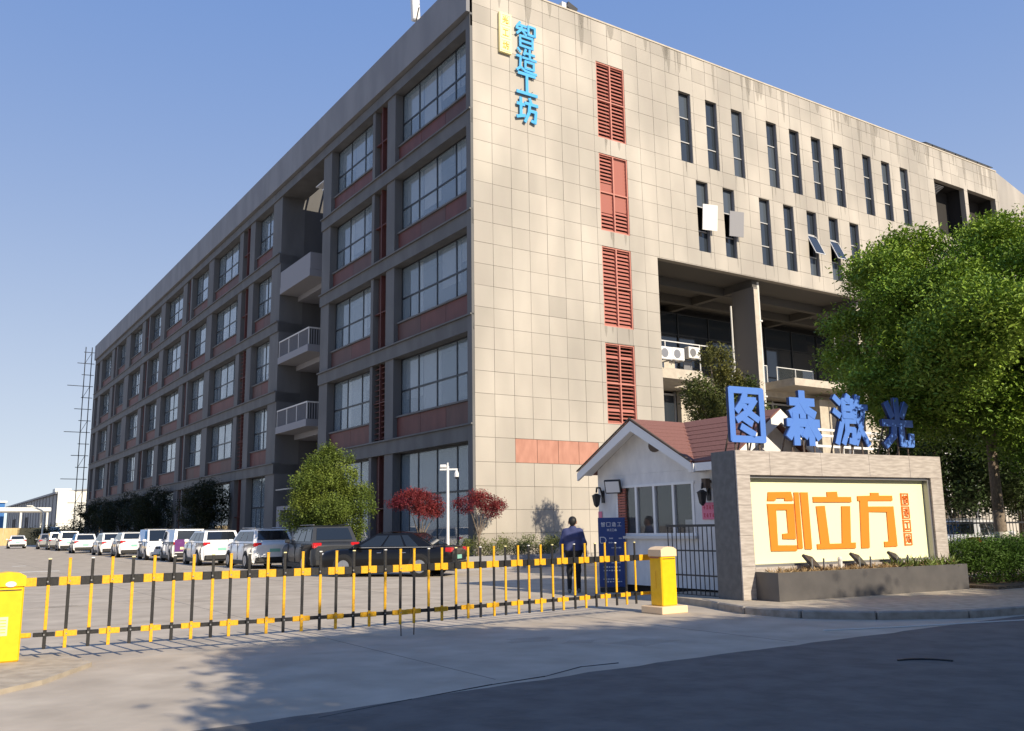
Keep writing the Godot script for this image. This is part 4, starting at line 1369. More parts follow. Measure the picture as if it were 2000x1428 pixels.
func barrier(label, cab: Vector3, p0: Vector3, p1: Vector3, side: int, big: bool):
	var B = thing("barrier_gate", label, "barrier", cab, 0.0, "folding barriers across the entrance")
	var yaw := 0.0
	var c = node("cabinet", B, Vector3(0, 0.0 if big else 0.13, 0), yaw)
	var h := 0.88 if big else 0.86
	var bd := S()
	bbox(bd, Vector3(0, h * 0.5, 0), Vector3(0.36, h, 0.32), 0.018)
	ob("housing", bd, M.yellow, c)
	var hood := S()
	var prof := PackedVector2Array([Vector2(-0.19, 0), Vector2(0.19, 0), Vector2(0.19, 0.12), Vector2(0.12, 0.16), Vector2(0, .175), Vector2(-0.12, 0.16), Vector2(-0.19, 0.12)])
	prism(hood, prof, -0.17, 0.17, T(0, h + 0.002, 0))
	ob("hood", hood, M.yellow if big else M.peach, c)
	var sl := S()
	bx(sl, Vector3(0.0, h - 0.04, 0.162), Vector3(0.3, 0.012, 0.006))
	ob("slot", sl, M.black, c)
	if big:
		var bdg := S()
		ball(bdg, Vector3(0.03, h + 0.03, 0.172), Vector3(0.06, 0.035, 0.008), 14, 6)
		ob("badge", bdg, M.white, c)
		bput("sticker", Vector3(-0.07, 0.42, 0.163), Vector3(0.2, 0.22, 0.004), M.gold, c)
		for k in 5: bput("print_line", Vector3(-0.07, 0.35 + 0.035 * k, 0.166), Vector3(0.16, 0.008, 0.003), M.yellow_b, c)
	else:
		bput("key_box", Vector3(0.195, h - 0.16, 0.02), Vector3(0.03, 0.2, 0.06), M.steel, c)
		bput("hinge_plate", Vector3(-0.183, h - 0.02, -0.02), Vector3(0.006, 0.02, 0.24), M.brick_red, c)
		bput("lock", Vector3(-0.184, h + 0.07, 0.03), Vector3(0.006, 0.04, 0.09), M.rust, c)
		bput("seam", Vector3(-0.182, 0.45, 0.0), Vector3(0.004, 0.3, 0.012), M.yellow_b, c)
		var pb := S()
		bbox(pb, Vector3(0.0, 0.065, 0), Vector3(0.62, 0.13, 0.56), 0.012)
		ob("base_plate", pb, M.peach, B)
	# the arm
	var a := p0 - cab
	var b := p1 - cab
	var d := (b - a).normalized()
	var turn := atan2(-d.z, d.x)
	var n := 20
	var arm = node("fence_arm", B, a, turn)
	var len: float = a.distance_to(b)
	var step: float = len / (n - 1)
	var lead: float = 0.32
	for k in n:
		var x: float = k * step
		var dark: bool = k % 2 == 0
		var wig: float = rng.randf_range(-0.012, 0.012)
		# top rail block, bottom rail block, upright in three sections
		var t := S()
		bbox(t, Vector3(x, 0.97, 0), Vector3(step - 0.004, 0.105, 0.045), 0.004)
		ob("rail_block", t, M.black if dark else M.yellow_b, arm)
		var lo := S()
		bbox(lo, Vector3(x, 0.335, 0), Vector3(step - 0.004, 0.05 if dark else 0.07, 0.035), 0.004)
		ob("bottom_rail", lo, M.black if dark else M.yellow_b, arm)
		var f := 0.035 * side
		var top := S()
		bbox(top, Vector3(x + wig, 1.085, f), Vector3(0.036, 0.31, 0.022), 0.004)
		ob("upright_top", top, M.black if dark else M.yellow_b, arm)
		var cap := S()
		bbox(cap, Vector3(x + wig, 1.247, f), Vector3(0.04, 0.016, 0.027), 0.003)
		ob("upright_cap", cap, M.gold if k % 4 == 0 else (M.white if dark else M.yellow_b), arm)
		var mid := S()
		bbox(mid, Vector3(x + wig, 0.66, f), Vector3(0.038, 0.536, 0.024), 0.004)
		ob("upright_middle", mid, M.yellow_b if dark else M.black, arm)
		var bot := S()
		bbox(bot, Vector3(x + wig, 0.278, f), Vector3(0.04, 0.225, 0.026), 0.004)
		ob("upright_foot", bot, M.black if dark else M.yellow_b, arm)
	if true:
		var pins := S()
		for k in n:
			for y in [0.97, 0.335]: cyl(pins, Vector3(k * step, y, 0.0), Vector3(k * step, y, 0.05), 0.011, 0.011, 6)
		ob("pivot_pins", pins, M.steel, arm)
	var tail := S()
	bbox(tail, Vector3(-lead * 0.5 - step * 0.5, 0.97, 0), Vector3(lead, 0.105, 0.045), 0.004)
	ob("rail_block", tail, M.yellow_b, arm)
	var tail2 := S()
	bbox(tail2, Vector3(-lead * 0.45 - step * 0.5, 0.335, 0), Vector3(lead * 0.8, 0.06, 0.03), 0.01)
	ob("bottom_rail", tail2, M.yellow_b, arm)
	var leg := S()
	cyl(leg, Vector3(len, 0.3, 0.03 * side), Vector3(len + 0.01, 0.0, 0.03 * side), 0.009, 0.009, 6)
	ob("support_rod", leg, M.rust, arm)


func make_gate_and_board():
	# barred leaf standing open between the cabinet and the sign wall
	var G = thing("iron_gate", "dark iron barred gate leaf between guard house and sign wall", "gate", Vector3(13.6, 0, -12.75))
	var fr := S()
	b2(fr, Vector3(-0.025, 0.08, -1.75), Vector3(0.025, 0.13, 0))
	b2(fr, Vector3(-0.025, 1.5, -1.75), Vector3(0.025, 1.55, 0))
	b2(fr, Vector3(-0.02, 1.0, -1.75), Vector3(0.02, 1.03, 0))
	b2(fr, Vector3(-0.02, 0.5, -1.75), Vector3(0.02, 0.53, 0))
	ob("frame", fr, M.black_steel, G)
	for k in 14:
		var st := S()
		cyl(st, Vector3(0, 0.1, -1.72 + k * 0.128), Vector3(0, 1.53, -1.72 + k * 0.128), 0.011, 0.011, 6)
		ob("bar", st, M.black_steel, G)
	var post := S()
	bbox(post, Vector3(0, 0.78, 0.06), Vector3(0.07, 1.56, 0.07), 0.008)
	bx(post, Vector3(0, 0.05, -1.7), Vector3(0.05, 0.1, 0.05))
	ob("post", post, M.steel, G)
	# blue notice board on a stand
	var B = thing("notice_board", "tall dark blue notice board with white print before the guard house", "notice board", Vector3(14.08, 0, -16.92), -0.62)
	bput("panel", Vector3(0, 0.93, 0), Vector3(0.64, 1.62, 0.05), M.board_blue, B)
	var ft := S()
	bx(ft, Vector3(0, 0.06, 0), Vector3(0.62, 0.1, 0.3))
	ob("foot", ft, M.black_steel, B)
	var tx := S()
	for k in 4:
		stroke_glyph(tx, [GLYPH.zhi, GLYPH.square, GLYPH.zao, GLYPH.gong][k], 0.1, Vector2(0.095, 0.1), 0.003, T(-0.25 + 0.13 * k, 1.53, 0.027))
	for k in 4:
		stroke_glyph(tx, [GLYPH.fang, GLYPH.gong, GLYPH.square, GLYPH.sen][k], 0.12, Vector2(0.05, 0.055), 0.003, T(-0.11 + 0.06 * k, 1.42, 0.027))
	ob("heading", tx, M.print_white, B)
	var q := S()
	var ic := [[[.0, 1.], [.6, 1.], [.9, .8], [1., .5], [.85, .1], [.6, .0], [.1, .0], [.0, .2], [.0, 1.]]]
	stroke_glyph(q, ic, 0.13, Vector2(0.14, 0.14), 0.003, T(-0.28, 1.14, 0.027))
	for e in [[-0.02, 1.25, 0.09], [0.2, 1.25, 0.07], [-0.03, 1.15, 0.11], [0.1, 1.03, 0.24], [0.08, 0.68, 0.22], [-0.02, 0.58, 0.42], [-0.02, 0.5, 0.42], [-0.05, 0.3, 0.38], [0.0, 0.24, 0.44]]:
		var w: float = e[2] / 7
		for i in 7: bx(q, Vector3(e[0] - e[2] * 0.5 + w * (i + 0.5), e[1], 0.0275), Vector3(w * 0.62, 0.018 + 0.008 * ((i * 5 + int(e[1] * 100)) % 3), 0.004))
	ob("print", q, M.print_white, B)


# ---------------------------------------------------------------- cars
func loft(st, rings: Array, closed_ends := true):
	for i in rings.size() - 1:
		var a: Array = rings[i]
		var b: Array = rings[i + 1]
		for j in a.size():
			var k := (j + 1) % a.size()
			quad(st, a[j], a[k], b[k], b[j])
	if closed_ends:
		for e in [0, rings.size() - 1]:
			var r: Array = rings[e]
			for j in range(1, r.size() - 1): tri(st, r[0], r[j], r[j + 1])


func lerp3(a: Vector3, b: Vector3, c: Vector3, d: Vector3, s: float, t: float) -> Vector3:
	return a.lerp(b, s).lerp(d.lerp(c, s), t)


func patch(st, a, b, c, d, s0, s1, t0, t1, out: Vector3):
	quad(st, lerp3(a, b, c, d, s0, t0) + out, lerp3(a, b, c, d, s1, t0) + out, lerp3(a, b, c, d, s1, t1) + out, lerp3(a, b, c, d, s0, t1) + out)


func car(called, label, category, at: Vector3, heading: float, o: Dictionary):
	# local +x is the nose; heading is measured from -z towards +x, in degrees
	var C = thing(called, label, category, at, PI / 2 - deg_to_rad(heading), o.get("group", "cars parked along the grey facade"))
	var Ln: float = o.len
	var W: float = o.wide * 0.5
	var H: float = o.high
	var belt: float = o.belt
	var hood: float = o.hood
	var tailh: float = o.tail
	var r: float = o.wheel
	var hx := Ln * 0.5
	var gb: float = o.gr[0] # greenhouse: rear base, rear roof, front roof, front base
	var g1: float = o.gr[1]
	var g2: float = o.gr[2]
	var g3: float = o.gr[3]
	var low := 0.24
	var paint = o.paint
	# lower body
	var xs := [-hx, -hx + 0.06, -hx + 0.3, gb, lerpf(gb, g3, 0.5), g3, lerpf(g3, hx, 0.5), hx - 0.28, hx - 0.06, hx]
	var tops := [tailh - 0.16, tailh - 0.04, tailh, lerpf(tailh, belt, 0.8), belt, lerpf(belt, hood, 0.35), lerpf(hood, belt, 0.3), hood - 0.03, hood - 0.14, hood - 0.26]
	var ws := [.84, .93, .98, 1.0, 1.0, 1.0, .99, .95, .86, .74]
	var lows := [low + .16, low + .06, low, low - .02, low - .02, low - .02, low, low, low + .04, low + .12]
	var rings := []
	for i in xs.size():
		var w: float = W * ws[i]
		var yt: float = tops[i]
		var yb: float = lows[i]
		var ring := []
		for q in [[0, yb], [.86, yb], [.97, yb + .08], [1.0, lerpf(yb, yt, .42)], [.985, lerpf(yb, yt, .72)], [.955, yt - .07], [.86, yt], [.4, yt + .012], [0, yt + .018]]: ring.append(Vector3(xs[i], q[1], w * q[0]))
		for k in range(7, 0, -1): ring.append(Vector3(ring[k].x, ring[k].y, -ring[k].z))
		rings.append(ring)
	var bs := S()
	bs.set_smooth_group(1)
	loft(bs, rings, false)
	bs.set_smooth_group(-1)
	for e in [0, rings.size() - 1]:
		var rr: Array = rings[e]
		for j in range(1, rr.size() - 1): tri(bs, rr[0], rr[j], rr[j + 1])
	ob("body", bs, paint, C)
	# roof and pillars
	var wb := W * 0.93
	var wr := W * float(o.get("roofw", .76))
	var c := []
	for sgn in [1, -1]:
		c.append([Vector3(gb, belt - .03 if not o.has("van") else belt, wb * sgn), Vector3(g3, belt - .03, wb * sgn), Vector3(g2, H - .06, wr * sgn), Vector3(g1, H - .05, wr * sgn)])
	var gs := S()
	var gl: Array = c[0]
	var gr: Array = c[1]
	quad(gs, gl[0], gl[1], gl[2], gl[3])
	quad(gs, gr[1], gr[0], gr[3], gr[2])
	quad(gs, gl[1], gr[1], gr[2], gl[2])
	quad(gs, gr[0], gl[0], gl[3], gr[3])
	var rr2 := []
	for t in [0.0, 0.06, 0.3, 0.6, 0.92, 1.0]:
		var x := lerpf(g1, g2, t)
		var y: float = H - .055 + sin(PI * clampf(t, .02, .98)) * .05
		rr2.append([Vector3(x, y - .01, wr), Vector3(x, y + .012, wr * .8), Vector3(x, y + .022, wr * .3), Vector3(x, y + .022, -wr * .3), Vector3(x, y + .012, -wr * .8), Vector3(x, y - .01, -wr)])
	for i in rr2.size() - 1:
		for j in 5: quad(gs, rr2[i][j], rr2[i][j + 1], rr2[i + 1][j + 1], rr2[i + 1][j])
	ob("roof", gs, paint, C)
	var ws_ := S()
	patch(ws_, gl[1], gr[1], gr[2], gl[2], .06, .94, .06, .94, Vector3(.012, .01, 0))
	ob("windscreen", ws_, M.car_glass, C)
	var rw := S()
	patch(rw, gl[0], gr[0], gr[3], gl[3], .09, .91, .22 if not o.has("van") else .1, .9, Vector3(-.012, .008, 0))
	ob("rear_window", rw, M.car_glass, C)
	for k in 2:
		var q: Array = c[k]
		for part in o.get("panes", [[.05, .3], [.33, .6], [.63, .93]]):
			var sw := S()
			patch(sw, q[0], q[1], q[2], q[3], part[0], part[1], .14, .86, Vector3(0, .004, .012 if k == 0 else -.012))
			ob("side_window", sw, M.car_glass, C)
	# dark skirts and bumpers
	var sk := S()
	for s in [1, -1]: bx(sk, Vector3(0, low + .02, s * (W * .985)), Vector3(Ln * .56, .16, .03))
	bbox(sk, Vector3(-hx + .1, low + .15, 0), Vector3(.24, .26, W * 1.72), .05)
	bbox(sk, Vector3(hx - .13, low + .12, 0), Vector3(.2, .22, W * 1.45), .05)
	ob("bumper", sk, M.trim if o.get("dark_bumper", true) else paint, C)
	# wheels
	var ax: float = o.axle
	var wm := S()
	cyl(wm, Vector3(0, .02, -.1), Vector3(0, .02, .093), r * 1.16, r * 1.16, 18)
	var arch_mesh := done(wm)
	var tm := S()
	cyl(tm, Vector3(0, 0, -.11), Vector3(0, 0, .085), r, r, 20)
	cyl(tm, Vector3(0, 0, .085), Vector3(0, 0, .11), r, r * .9, 20)
	var tyre_mesh := done(tm)
	var rm := S()
	cyl(rm, Vector3(0, 0, .085), Vector3(0, 0, .114), r * .66, r * .64, 16)
	for k in 5:
		var a := TAU * k / 5
		bx(rm, Vector3(0, r * .33, .118), Vector3(r * .13, r * .6, .012), Transform3D(Basis(Vector3(0, 0, 1), a), Vector3.ZERO))
	var rim_mesh := done(rm)
	for s in [1, -1]:
		for x in [ax, -ax + .08]:
			var wn = node("wheel", C, Vector3(x, r, s * (W - .09)), 0.0 if s > 0 else PI)
			put("wheel_arch", arch_mesh, M.trim, wn)
			put("tyre", tyre_mesh, M.tyre, wn)
			put("rim", rim_mesh, M.rim, wn)
	# lamps, plates, mirrors, handles
	for s in [1, -1]:
		var hl := S()
		bbox(hl, Vector3(hx - .2, hood - .17, s * W * .68), Vector3(.3, .13, W * .36), .03, RT(Vector3.ZERO, 0))
		ob("headlight", hl, M.lamp, C)
		var tl := S()
		bbox(tl, Vector3(-hx + .12, tailh - .13, s * W * .76), Vector3(.22, o.get("tl", .16), W * .36), .03)
		ob("tail_light", tl, M.tail, C)
		var mr := S()
		bbox(mr, Vector3(g3 - .35, belt + .06, s * (W + .06)), Vector3(.12, .14, .2), .03)
		ob("mirror", mr, paint, C)
		for x in [.12, -.75]:
			var dh := S()
			bbox(dh, Vector3(x, belt - .16, s * (W * .985)), Vector3(.16, .025, .04), .008)
			ob("door_handle", dh, M.chrome if paint == M.car_black else paint, C)
	for x in [-hx - .006, hx + .004]:
		bput("number_plate", Vector3(x, (tailh - .36) if x < 0 else .42, 0), Vector3(.02, .13, .44), o.get("plate", M.plate_green), C)
	var grl := S()
	bbox(grl, Vector3(hx - .06, hood - .3, 0), Vector3(.12, .16, W * 1.0), .02)
	ob("grille", grl, M.trim, C)
	var seam := S()
	for s in [1, -1]:
		for x in o.get("seams", [-1.0, -.05, .95]): bx(seam, Vector3(x, lerpf(low, belt, .55), s * W * .992), Vector3(.008, (belt - low) * .8, .03))
	ob("door_seams", seam, M.trim, C)
	if paint == M.car_black:
		var ch := S()
		for sg in [1, -1]: bx(ch, Vector3((gb + g3) * .5 - .05, belt + .012, sg * (wb + .012)), Vector3(g3 - gb - .3, .022, .012))
		ob("window_trim", ch, M.chrome, C)
	if o.get("rails", false):
		var rl := S()
		for s in [1, -1]: cyl(rl, Vector3(g1 + .1, H + .02, s * wr * .93), Vector3(g2 - .1, H + .02, s * wr * .93), .018, .018, 6)
		ob("roof_rail", rl, M.steel, C)
	return C


func make_cars():
	var suv := {"len": 4.5, "wide": 1.86, "high": 1.68, "belt": 1.08, "hood": 1.0, "tail": 1.12, "wheel": .34, "axle": 1.32, "gr": [-2.12, -1.72, .35, 1.15], "paint": M.car_white, "rails": true}
	var van := {"len": 4.4, "wide": 1.72, "high": 1.85, "belt": 1.05, "hood": .98, "tail": 1.1, "wheel": .31, "axle": 1.38, "gr": [-2.16, -2.0, 1.1, 1.75], "roofw": .84, "paint": M.car_white, "van": true}
	var hatch := {"len": 4.25, "wide": 1.78, "high": 1.52, "belt": .96, "hood": .9, "tail": 1.02, "wheel": .31, "axle": 1.27, "gr": [-2.0, -1.35, .2, 1.15], "paint": M.car_white}
	var mk := func(base: Dictionary, more: Dictionary) -> Dictionary:
		var d := base.duplicate()
		d.merge(more, true)
		return d
	car("parked_sedan", "black sedan parked nose away behind the barrier, nearest of the cars", "car", Vector3(13.75, 0, -28.1), -42.0, {"len": 4.75, "wide": 1.82, "high": 1.46, "belt": .94, "hood": .88, "tail": .98, "wheel": .335, "axle": 1.38, "gr": [-1.85, -.95, .25, 1.25], "paint": M.car_black, "plate": M.plate_green, "panes": [[.17, .32], [.35, .61], [.64, .92]], "dark_bumper": false})
	car("parked_suv", "dark grey suv parked beside the black sedan, rear to the lane", "car", Vector3(13.35, 0, -33.8), 5.0, mk.call(suv, {"paint": M.car_grey, "len": 4.6, "wide": 1.88, "high": 1.72, "tl": .2, "plate": M.plate_blue}))
	car("parked_crossover", "white crossover next to the dark grey suv, rear to the lane", "car", Vector3(12.75, 0, -39.2), 1.0, mk.call(suv, {"high": 1.66}))
	car("parked_crossover", "white crossover between the first white car and the purple panel van", "car", Vector3(12.3, 0, -45.0), 2.0, mk.call(suv, {"high": 1.64, "rails": false}))
	var pv = car("parked_van", "white box van with a purple picture across its rear doors", "van", Vector3(12.6, 0, -51.8), 4.0, mk.call(van, {"high": 1.74, "plate": M.plate_blue, "panes": [[.7, .93]]}))
	bput("rear_picture", Vector3(-2.23, .86, 0), Vector3(.02, .62, 1.5), M.purple, pv)
	var pic := S()
	for q in [[.35, 1.0, .22], [-.1, .95, .3], [.1, .74, .24], [-.4, .72, .16]]: bbox(pic, Vector3(-2.243, q[1], q[0]), Vector3(.006, .12, q[2]), .002)
	ob("picture_shapes", pic, M.gold, pv)
	car("parked_van", "white van facing the street between the parked cars", "van", Vector3(12.35, 0, -56.6), 184.0, mk.call(van, {"high": 1.78, "panes": [[.7, .93]]}))
	car("parked_crossover", "white crossover behind the street-facing van with dark rear bumper", "car", Vector3(12.3, 0, -64.4), 3.0, mk.call(suv, {"high": 1.62, "rails": false}))
	car("parked_hatchback", "white hatchback with its pale side showing, before the far crossover", "car", Vector3(12.25, 0, -71.5), 0.0, mk.call(hatch, {"high": 1.6}))
	car("parked_hatchback", "low white hatchback in the middle of the far row", "car", Vector3(12.0, 0, -81.6), 3.0, mk.call(hatch, {"high": 1.55}))
	car("parked_minivan", "cream white minivan near the far end of the row", "van", Vector3(12.6, 0, -95.0), 3.0, mk.call(van, {"high": 1.8, "paint": M.car_white}))
	car("parked_minivan", "silver minivan beyond the cream white minivan", "van", Vector3(12.5, 0, -101.5), 3.0, mk.call(van, {"high": 1.75, "paint": M.car_silver}))
	car("parked_hatchback", "grey car at the far end of the parked row", "car", Vector3(12.4, 0, -108.5), 3.0, mk.call(hatch, {"high": 1.6, "paint": M.car_silver}))
	car("parked_saloon", "lone white car standing before the yellow hoarding", "car", Vector3(10.4, 0, -118.0), 2.0, mk.call(hatch, {"high": 1.46, "group": "cars in the yard"}))
	# car behind the railing to the right of the sign
	car("parked_crossover", "white car behind the railing right of the sign wall", "car", Vector3(27.2, 0, -15.6), 75.0, mk.call(suv, {"high": 1.6, "rails": false, "group": "cars in the yard"}))


# ---------------------------------------------------------------- person
func field_mesh(st, lo: Vector3, hi: Vector3, cell: float, bones: Array, k: float):
	# surface nets over a smooth union of tapered capsules; bones are [a, b, ra, rb, colour]
	var n := Vector3i(((hi - lo) / cell).ceil()) + Vector3i.ONE
	var f := PackedFloat32Array()
	f.resize(n.x * n.y * n.z)
	f.fill(1.0)
	for b in bones:
		var a: Vector3 = b[0]
		var ab: Vector3 = b[1] - a
		var ll: float = maxf(ab.length_squared(), 1e-8)
		var pad: float = maxf(b[2], b[3]) + k + cell * 2.5
		var m0 := Vector3i(((a.min(b[1]) - Vector3.ONE * pad - lo) / cell).floor()).clamp(Vector3i.ZERO, n - Vector3i.ONE)
		var m1 := Vector3i(((a.max(b[1]) + Vector3.ONE * pad - lo) / cell).ceil()).clamp(Vector3i.ZERO, n - Vector3i.ONE)
		for z in range(m0.z, m1.z + 1):
			for y in range(m0.y, m1.y + 1):
				for x in range(m0.x, m1.x + 1):
					var p := lo + Vector3(x, y, z) * cell
					var t := clampf((p - a).dot(ab) / ll, 0.0, 1.0)
					var d: float = (p - a - ab * t).length() - lerpf(b[2], b[3], t)
					var i := (z * n.y + y) * n.x + x
					var e := f[i]
					var h := maxf(k - absf(e - d), 0.0) / k
					f[i] = minf(e, d) - h * h * k * 0.25
	var at := {}
	var pos := []
	for z in n.z - 1:
		for y in n.y - 1:
			for x in n.x - 1:
				var s := Vector3.ZERO
				var c := 0
				var v := []
				for q in 8: v.append(f[((z + (q >> 2)) * n.y + y + ((q >> 1) & 1)) * n.x + x + (q & 1)])
				for e in [[0, 1], [2, 3], [4, 5], [6, 7], [0, 2], [1, 3], [4, 6], [5, 7], [0, 4], [1, 5], [2, 6], [3, 7]]:
					var fa: float = v[e[0]]
					var fb: float = v[e[1]]
					if (fa < 0) != (fb < 0):
						var t := fa / (fa - fb)
						var pa := Vector3(e[0] & 1, (e[0] >> 1) & 1, e[0] >> 2)
						var pb := Vector3(e[1] & 1, (e[1] >> 1) & 1, e[1] >> 2)
						s += pa.lerp(pb, t)
						c += 1
				if c:
					at[(z * n.y + y) * n.x + x] = pos.size()
					pos.append(lo + (Vector3(x, y, z) + s / c) * cell)
	var col := []
	for p in pos:
		var best := 1e9
		var cc := Color.WHITE
		for b in bones:
			var ab: Vector3 = b[1] - b[0]
			var t := clampf((p - b[0]).dot(ab) / maxf(ab.length_squared(), 1e-8), 0.0, 1.0)
			var d: float = (p - b[0] - ab * t).length() - lerpf(b[2], b[3], t)
			if d < best:
				best = d
				cc = b[4]
		col.append(cc)
	st.set_smooth_group(2)
	var strides := [1, n.x, n.x * n.y]
	for z in range(1, n.z - 1):
		for y in range(1, n.y - 1):
			for x in range(1, n.x - 1):
				var i := (z * n.y + y) * n.x + x
				for a in 3:
					var j: int = i + strides[a]
					if (f[i] < 0) == (f[j] < 0): continue
					var u: int = strides[(a + 1) % 3]
					var w: int = strides[(a + 2) % 3]
					var q := [i - u - w, i - w, i, i - u]
					if f[i] >= 0: q.reverse()
					var ok := true
					for e in q: ok = ok and at.has(e)
					if not ok: continue
					for e in [0, 2, 1, 0, 3, 2]:
						var id: int = at[q[e]]
						st.set_color(col[id])
						st.add_vertex(pos[id])


func make_person():
	var P = thing("person", "person in navy jacket and dark trousers walking away past the barrier", "person", Vector3(13.2, 0, -17.3), -deg_to_rad(40.0))
	# local: faces -z, back to the camera
	var navy := Color(.045, .055, .15)
	var dark := Color(.012, .012, .014)
	var skin := Color(.36, .20, .13)
	var shoe := Color(.16, .15, .14)
	var V := func(x, y, z) -> Vector3: return Vector3(x, y, z)
	var b := []
	for s in [-1.0, 1.0]:
		var f: float = 0.07 if s < 0 else -0.08
		b.append([V.call(.095 * s, .93, 0), V.call(.1 * s, .52, f * .4 - .02), .093, .066, dark])
		b.append([V.call(.1 * s, .52, f * .4 - .02), V.call(.105 * s, .1, f), .066, .05, dark])
		b.append([V.call(.105 * s, .05, f + .04), V.call(.115 * s, .035, f - .15), .042, .036, shoe])
		b.append([V.call(.19 * s, 1.42, .0), V.call(.27 * s, 1.15, .03), .066, .054, navy])
		b.append([V.call(.27 * s, 1.15, .03), V.call(.28 * s, .9, -.05 - f * .5), .052, .04, navy])
	b.append([V.call(-.08, .96, 0), V.call(.08, .96, 0), .13, .13, dark])
	b.append([V.call(-.07, 1.02, 0), V.call(.07, 1.02, 0), .135, .135, navy])
	b.append([V.call(-.09, 1.16, 0), V.call(.09, 1.16, 0), .125, .125, navy])
	b.append([V.call(-.11, 1.32, .01), V.call(.11, 1.32, .01), .125, .125, navy])
	b.append([V.call(-.14, 1.43, .01), V.call(.14, 1.43, .01), .08, .08, navy])
	b.append([V.call(0, 1.46, .01), V.call(0, 1.56, -.01), .062, .055, skin])
	b.append([V.call(0, 1.475, .012), V.call(0, 1.5, .008), .074, .07, navy])
	var st := S()
	field_mesh(st, Vector3(-.42, -.01, -.32), Vector3(.42, 1.62, .28), 0.016, b, 0.05)
	var hd := []
	hd.append([V.call(0, 1.66, -.01), V.call(0, 1.655, .01), .09, .092, skin])
	hd.append([V.call(0, 1.6, -.045), V.call(0, 1.575, -.06), .062, .045, skin])
	hd.append([V.call(0, 1.645, -.1), V.call(0, 1.615, -.115), .012, .016, skin])
	hd.append([V.call(-.02, 1.585, -.095), V.call(.02, 1.585, -.095), .01, .01, Color(.30, .12, .09)])
	for s in [-1.0, 1.0]:
		hd.append([V.call(.092 * s, 1.655, .005), V.call(.096 * s, 1.615, -.005), .018, .012, skin])
	hd.append([V.call(0, 1.6, .0), V.call(0, 1.53, .0), .06, .055, skin])
	field_mesh(st, Vector3(-.14, 1.5, -.16), Vector3(.14, 1.8, .14), 0.009, hd, 0.02)
	for s in [-1.0, 1.0]:
		var f: float = 0.07 if s < 0 else -0.08
		var w := Vector3(.28 * s, .9, -.05 - f * .5)
		var hb := []
		hb.append([w, w + Vector3(0, -.1, -.012), .03, .034, skin])
		for k in 4:
			var zz: float = -.036 + k * .02
			var ln: float = [.062, .072, .068, .052][k]
			var k0 := w + Vector3(.004 * s, -.1, zz - .008)
			var k1 := k0 + Vector3(-.008 * s, -ln * .55, -.002)
			hb.append([k0, k1, .0095, .009, skin])
			hb.append([k1, k1 + Vector3(-.02 * s, -ln * .42, .0), .009, .0075, skin])
		hb.append([w + Vector3(-.012 * s, -.04, -.03), w + Vector3(-.02 * s, -.085, -.056), .013, .0105, skin])
		hb.append([w + Vector3(-.02 * s, -.085, -.056), w + Vector3(-.024 * s, -.115, -.054), .0105, .009, skin])
		field_mesh(st, w + Vector3(-.07, -.22, -.09), w + Vector3(.07, .05, .08), 0.006, hb, 0.012)
	ob("body", st, M.vertex, P)
	var hr := S()
	var hh := []
	hh.append([V.call(0, 1.69, .012), V.call(0, 1.675, .025), .096, .097, Color.BLACK])
	hh.append([V.call(0, 1.62, .05), V.call(0, 1.6, .05), .062, .05, Color.BLACK])
	field_mesh(hr, Vector3(-.14, 1.5, -.12), Vector3(.14, 1.82, .17), 0.012, hh, 0.03)
	ob("hair", hr, M.hair, P)
	for s in [-1, 1]:
		var ey := S()
		ball(ey, Vector3(.032 * s, 1.652, -.09), Vector3(.013, .009, .01), 8, 6)
		ob("eye", ey, M.black, P)


# ---------------------------------------------------------------- plants
func leaf_cluster(seed_: int, n: int, size: float, spread: float, narrow := 0.45) -> ArrayMesh:
	var r := RandomNumberGenerator.new()
	r.seed = seed_
	var st := S()
	for i in n:
		var c := Vector3(r.randfn(), r.randfn() * 0.75, r.randfn()) * spread * 0.5
		var bs := Basis.from_euler(Vector3(r.randf_range(-0.9, 0.9), r.randf() * TAU, r.randf_range(-0.6, 0.6)))
		var s := size * r.randf_range(0.7, 1.25)
		var w := s * narrow
		var p := func(x, y, z) -> Vector3: return c + bs * Vector3(x, y, z)
		var tone := r.randf_range(0.75, 1.2)
		st.set_color(Color(tone, tone, tone))
		# a folded leaf of two halves
		quad(st, p.call(0, 0, -s * .5), p.call(w * .5, .12 * s, -s * .1), p.call(w * .42, .12 * s, s * .2), p.call(0, 0, s * .5))
		quad(st, p.call(0, 0, -s * .5), p.call(0, 0, s * .5), p.call(-w * .42, .12 * s, s * .2), p.call(-w * .5, .12 * s, -s * .1))
	return done(st)


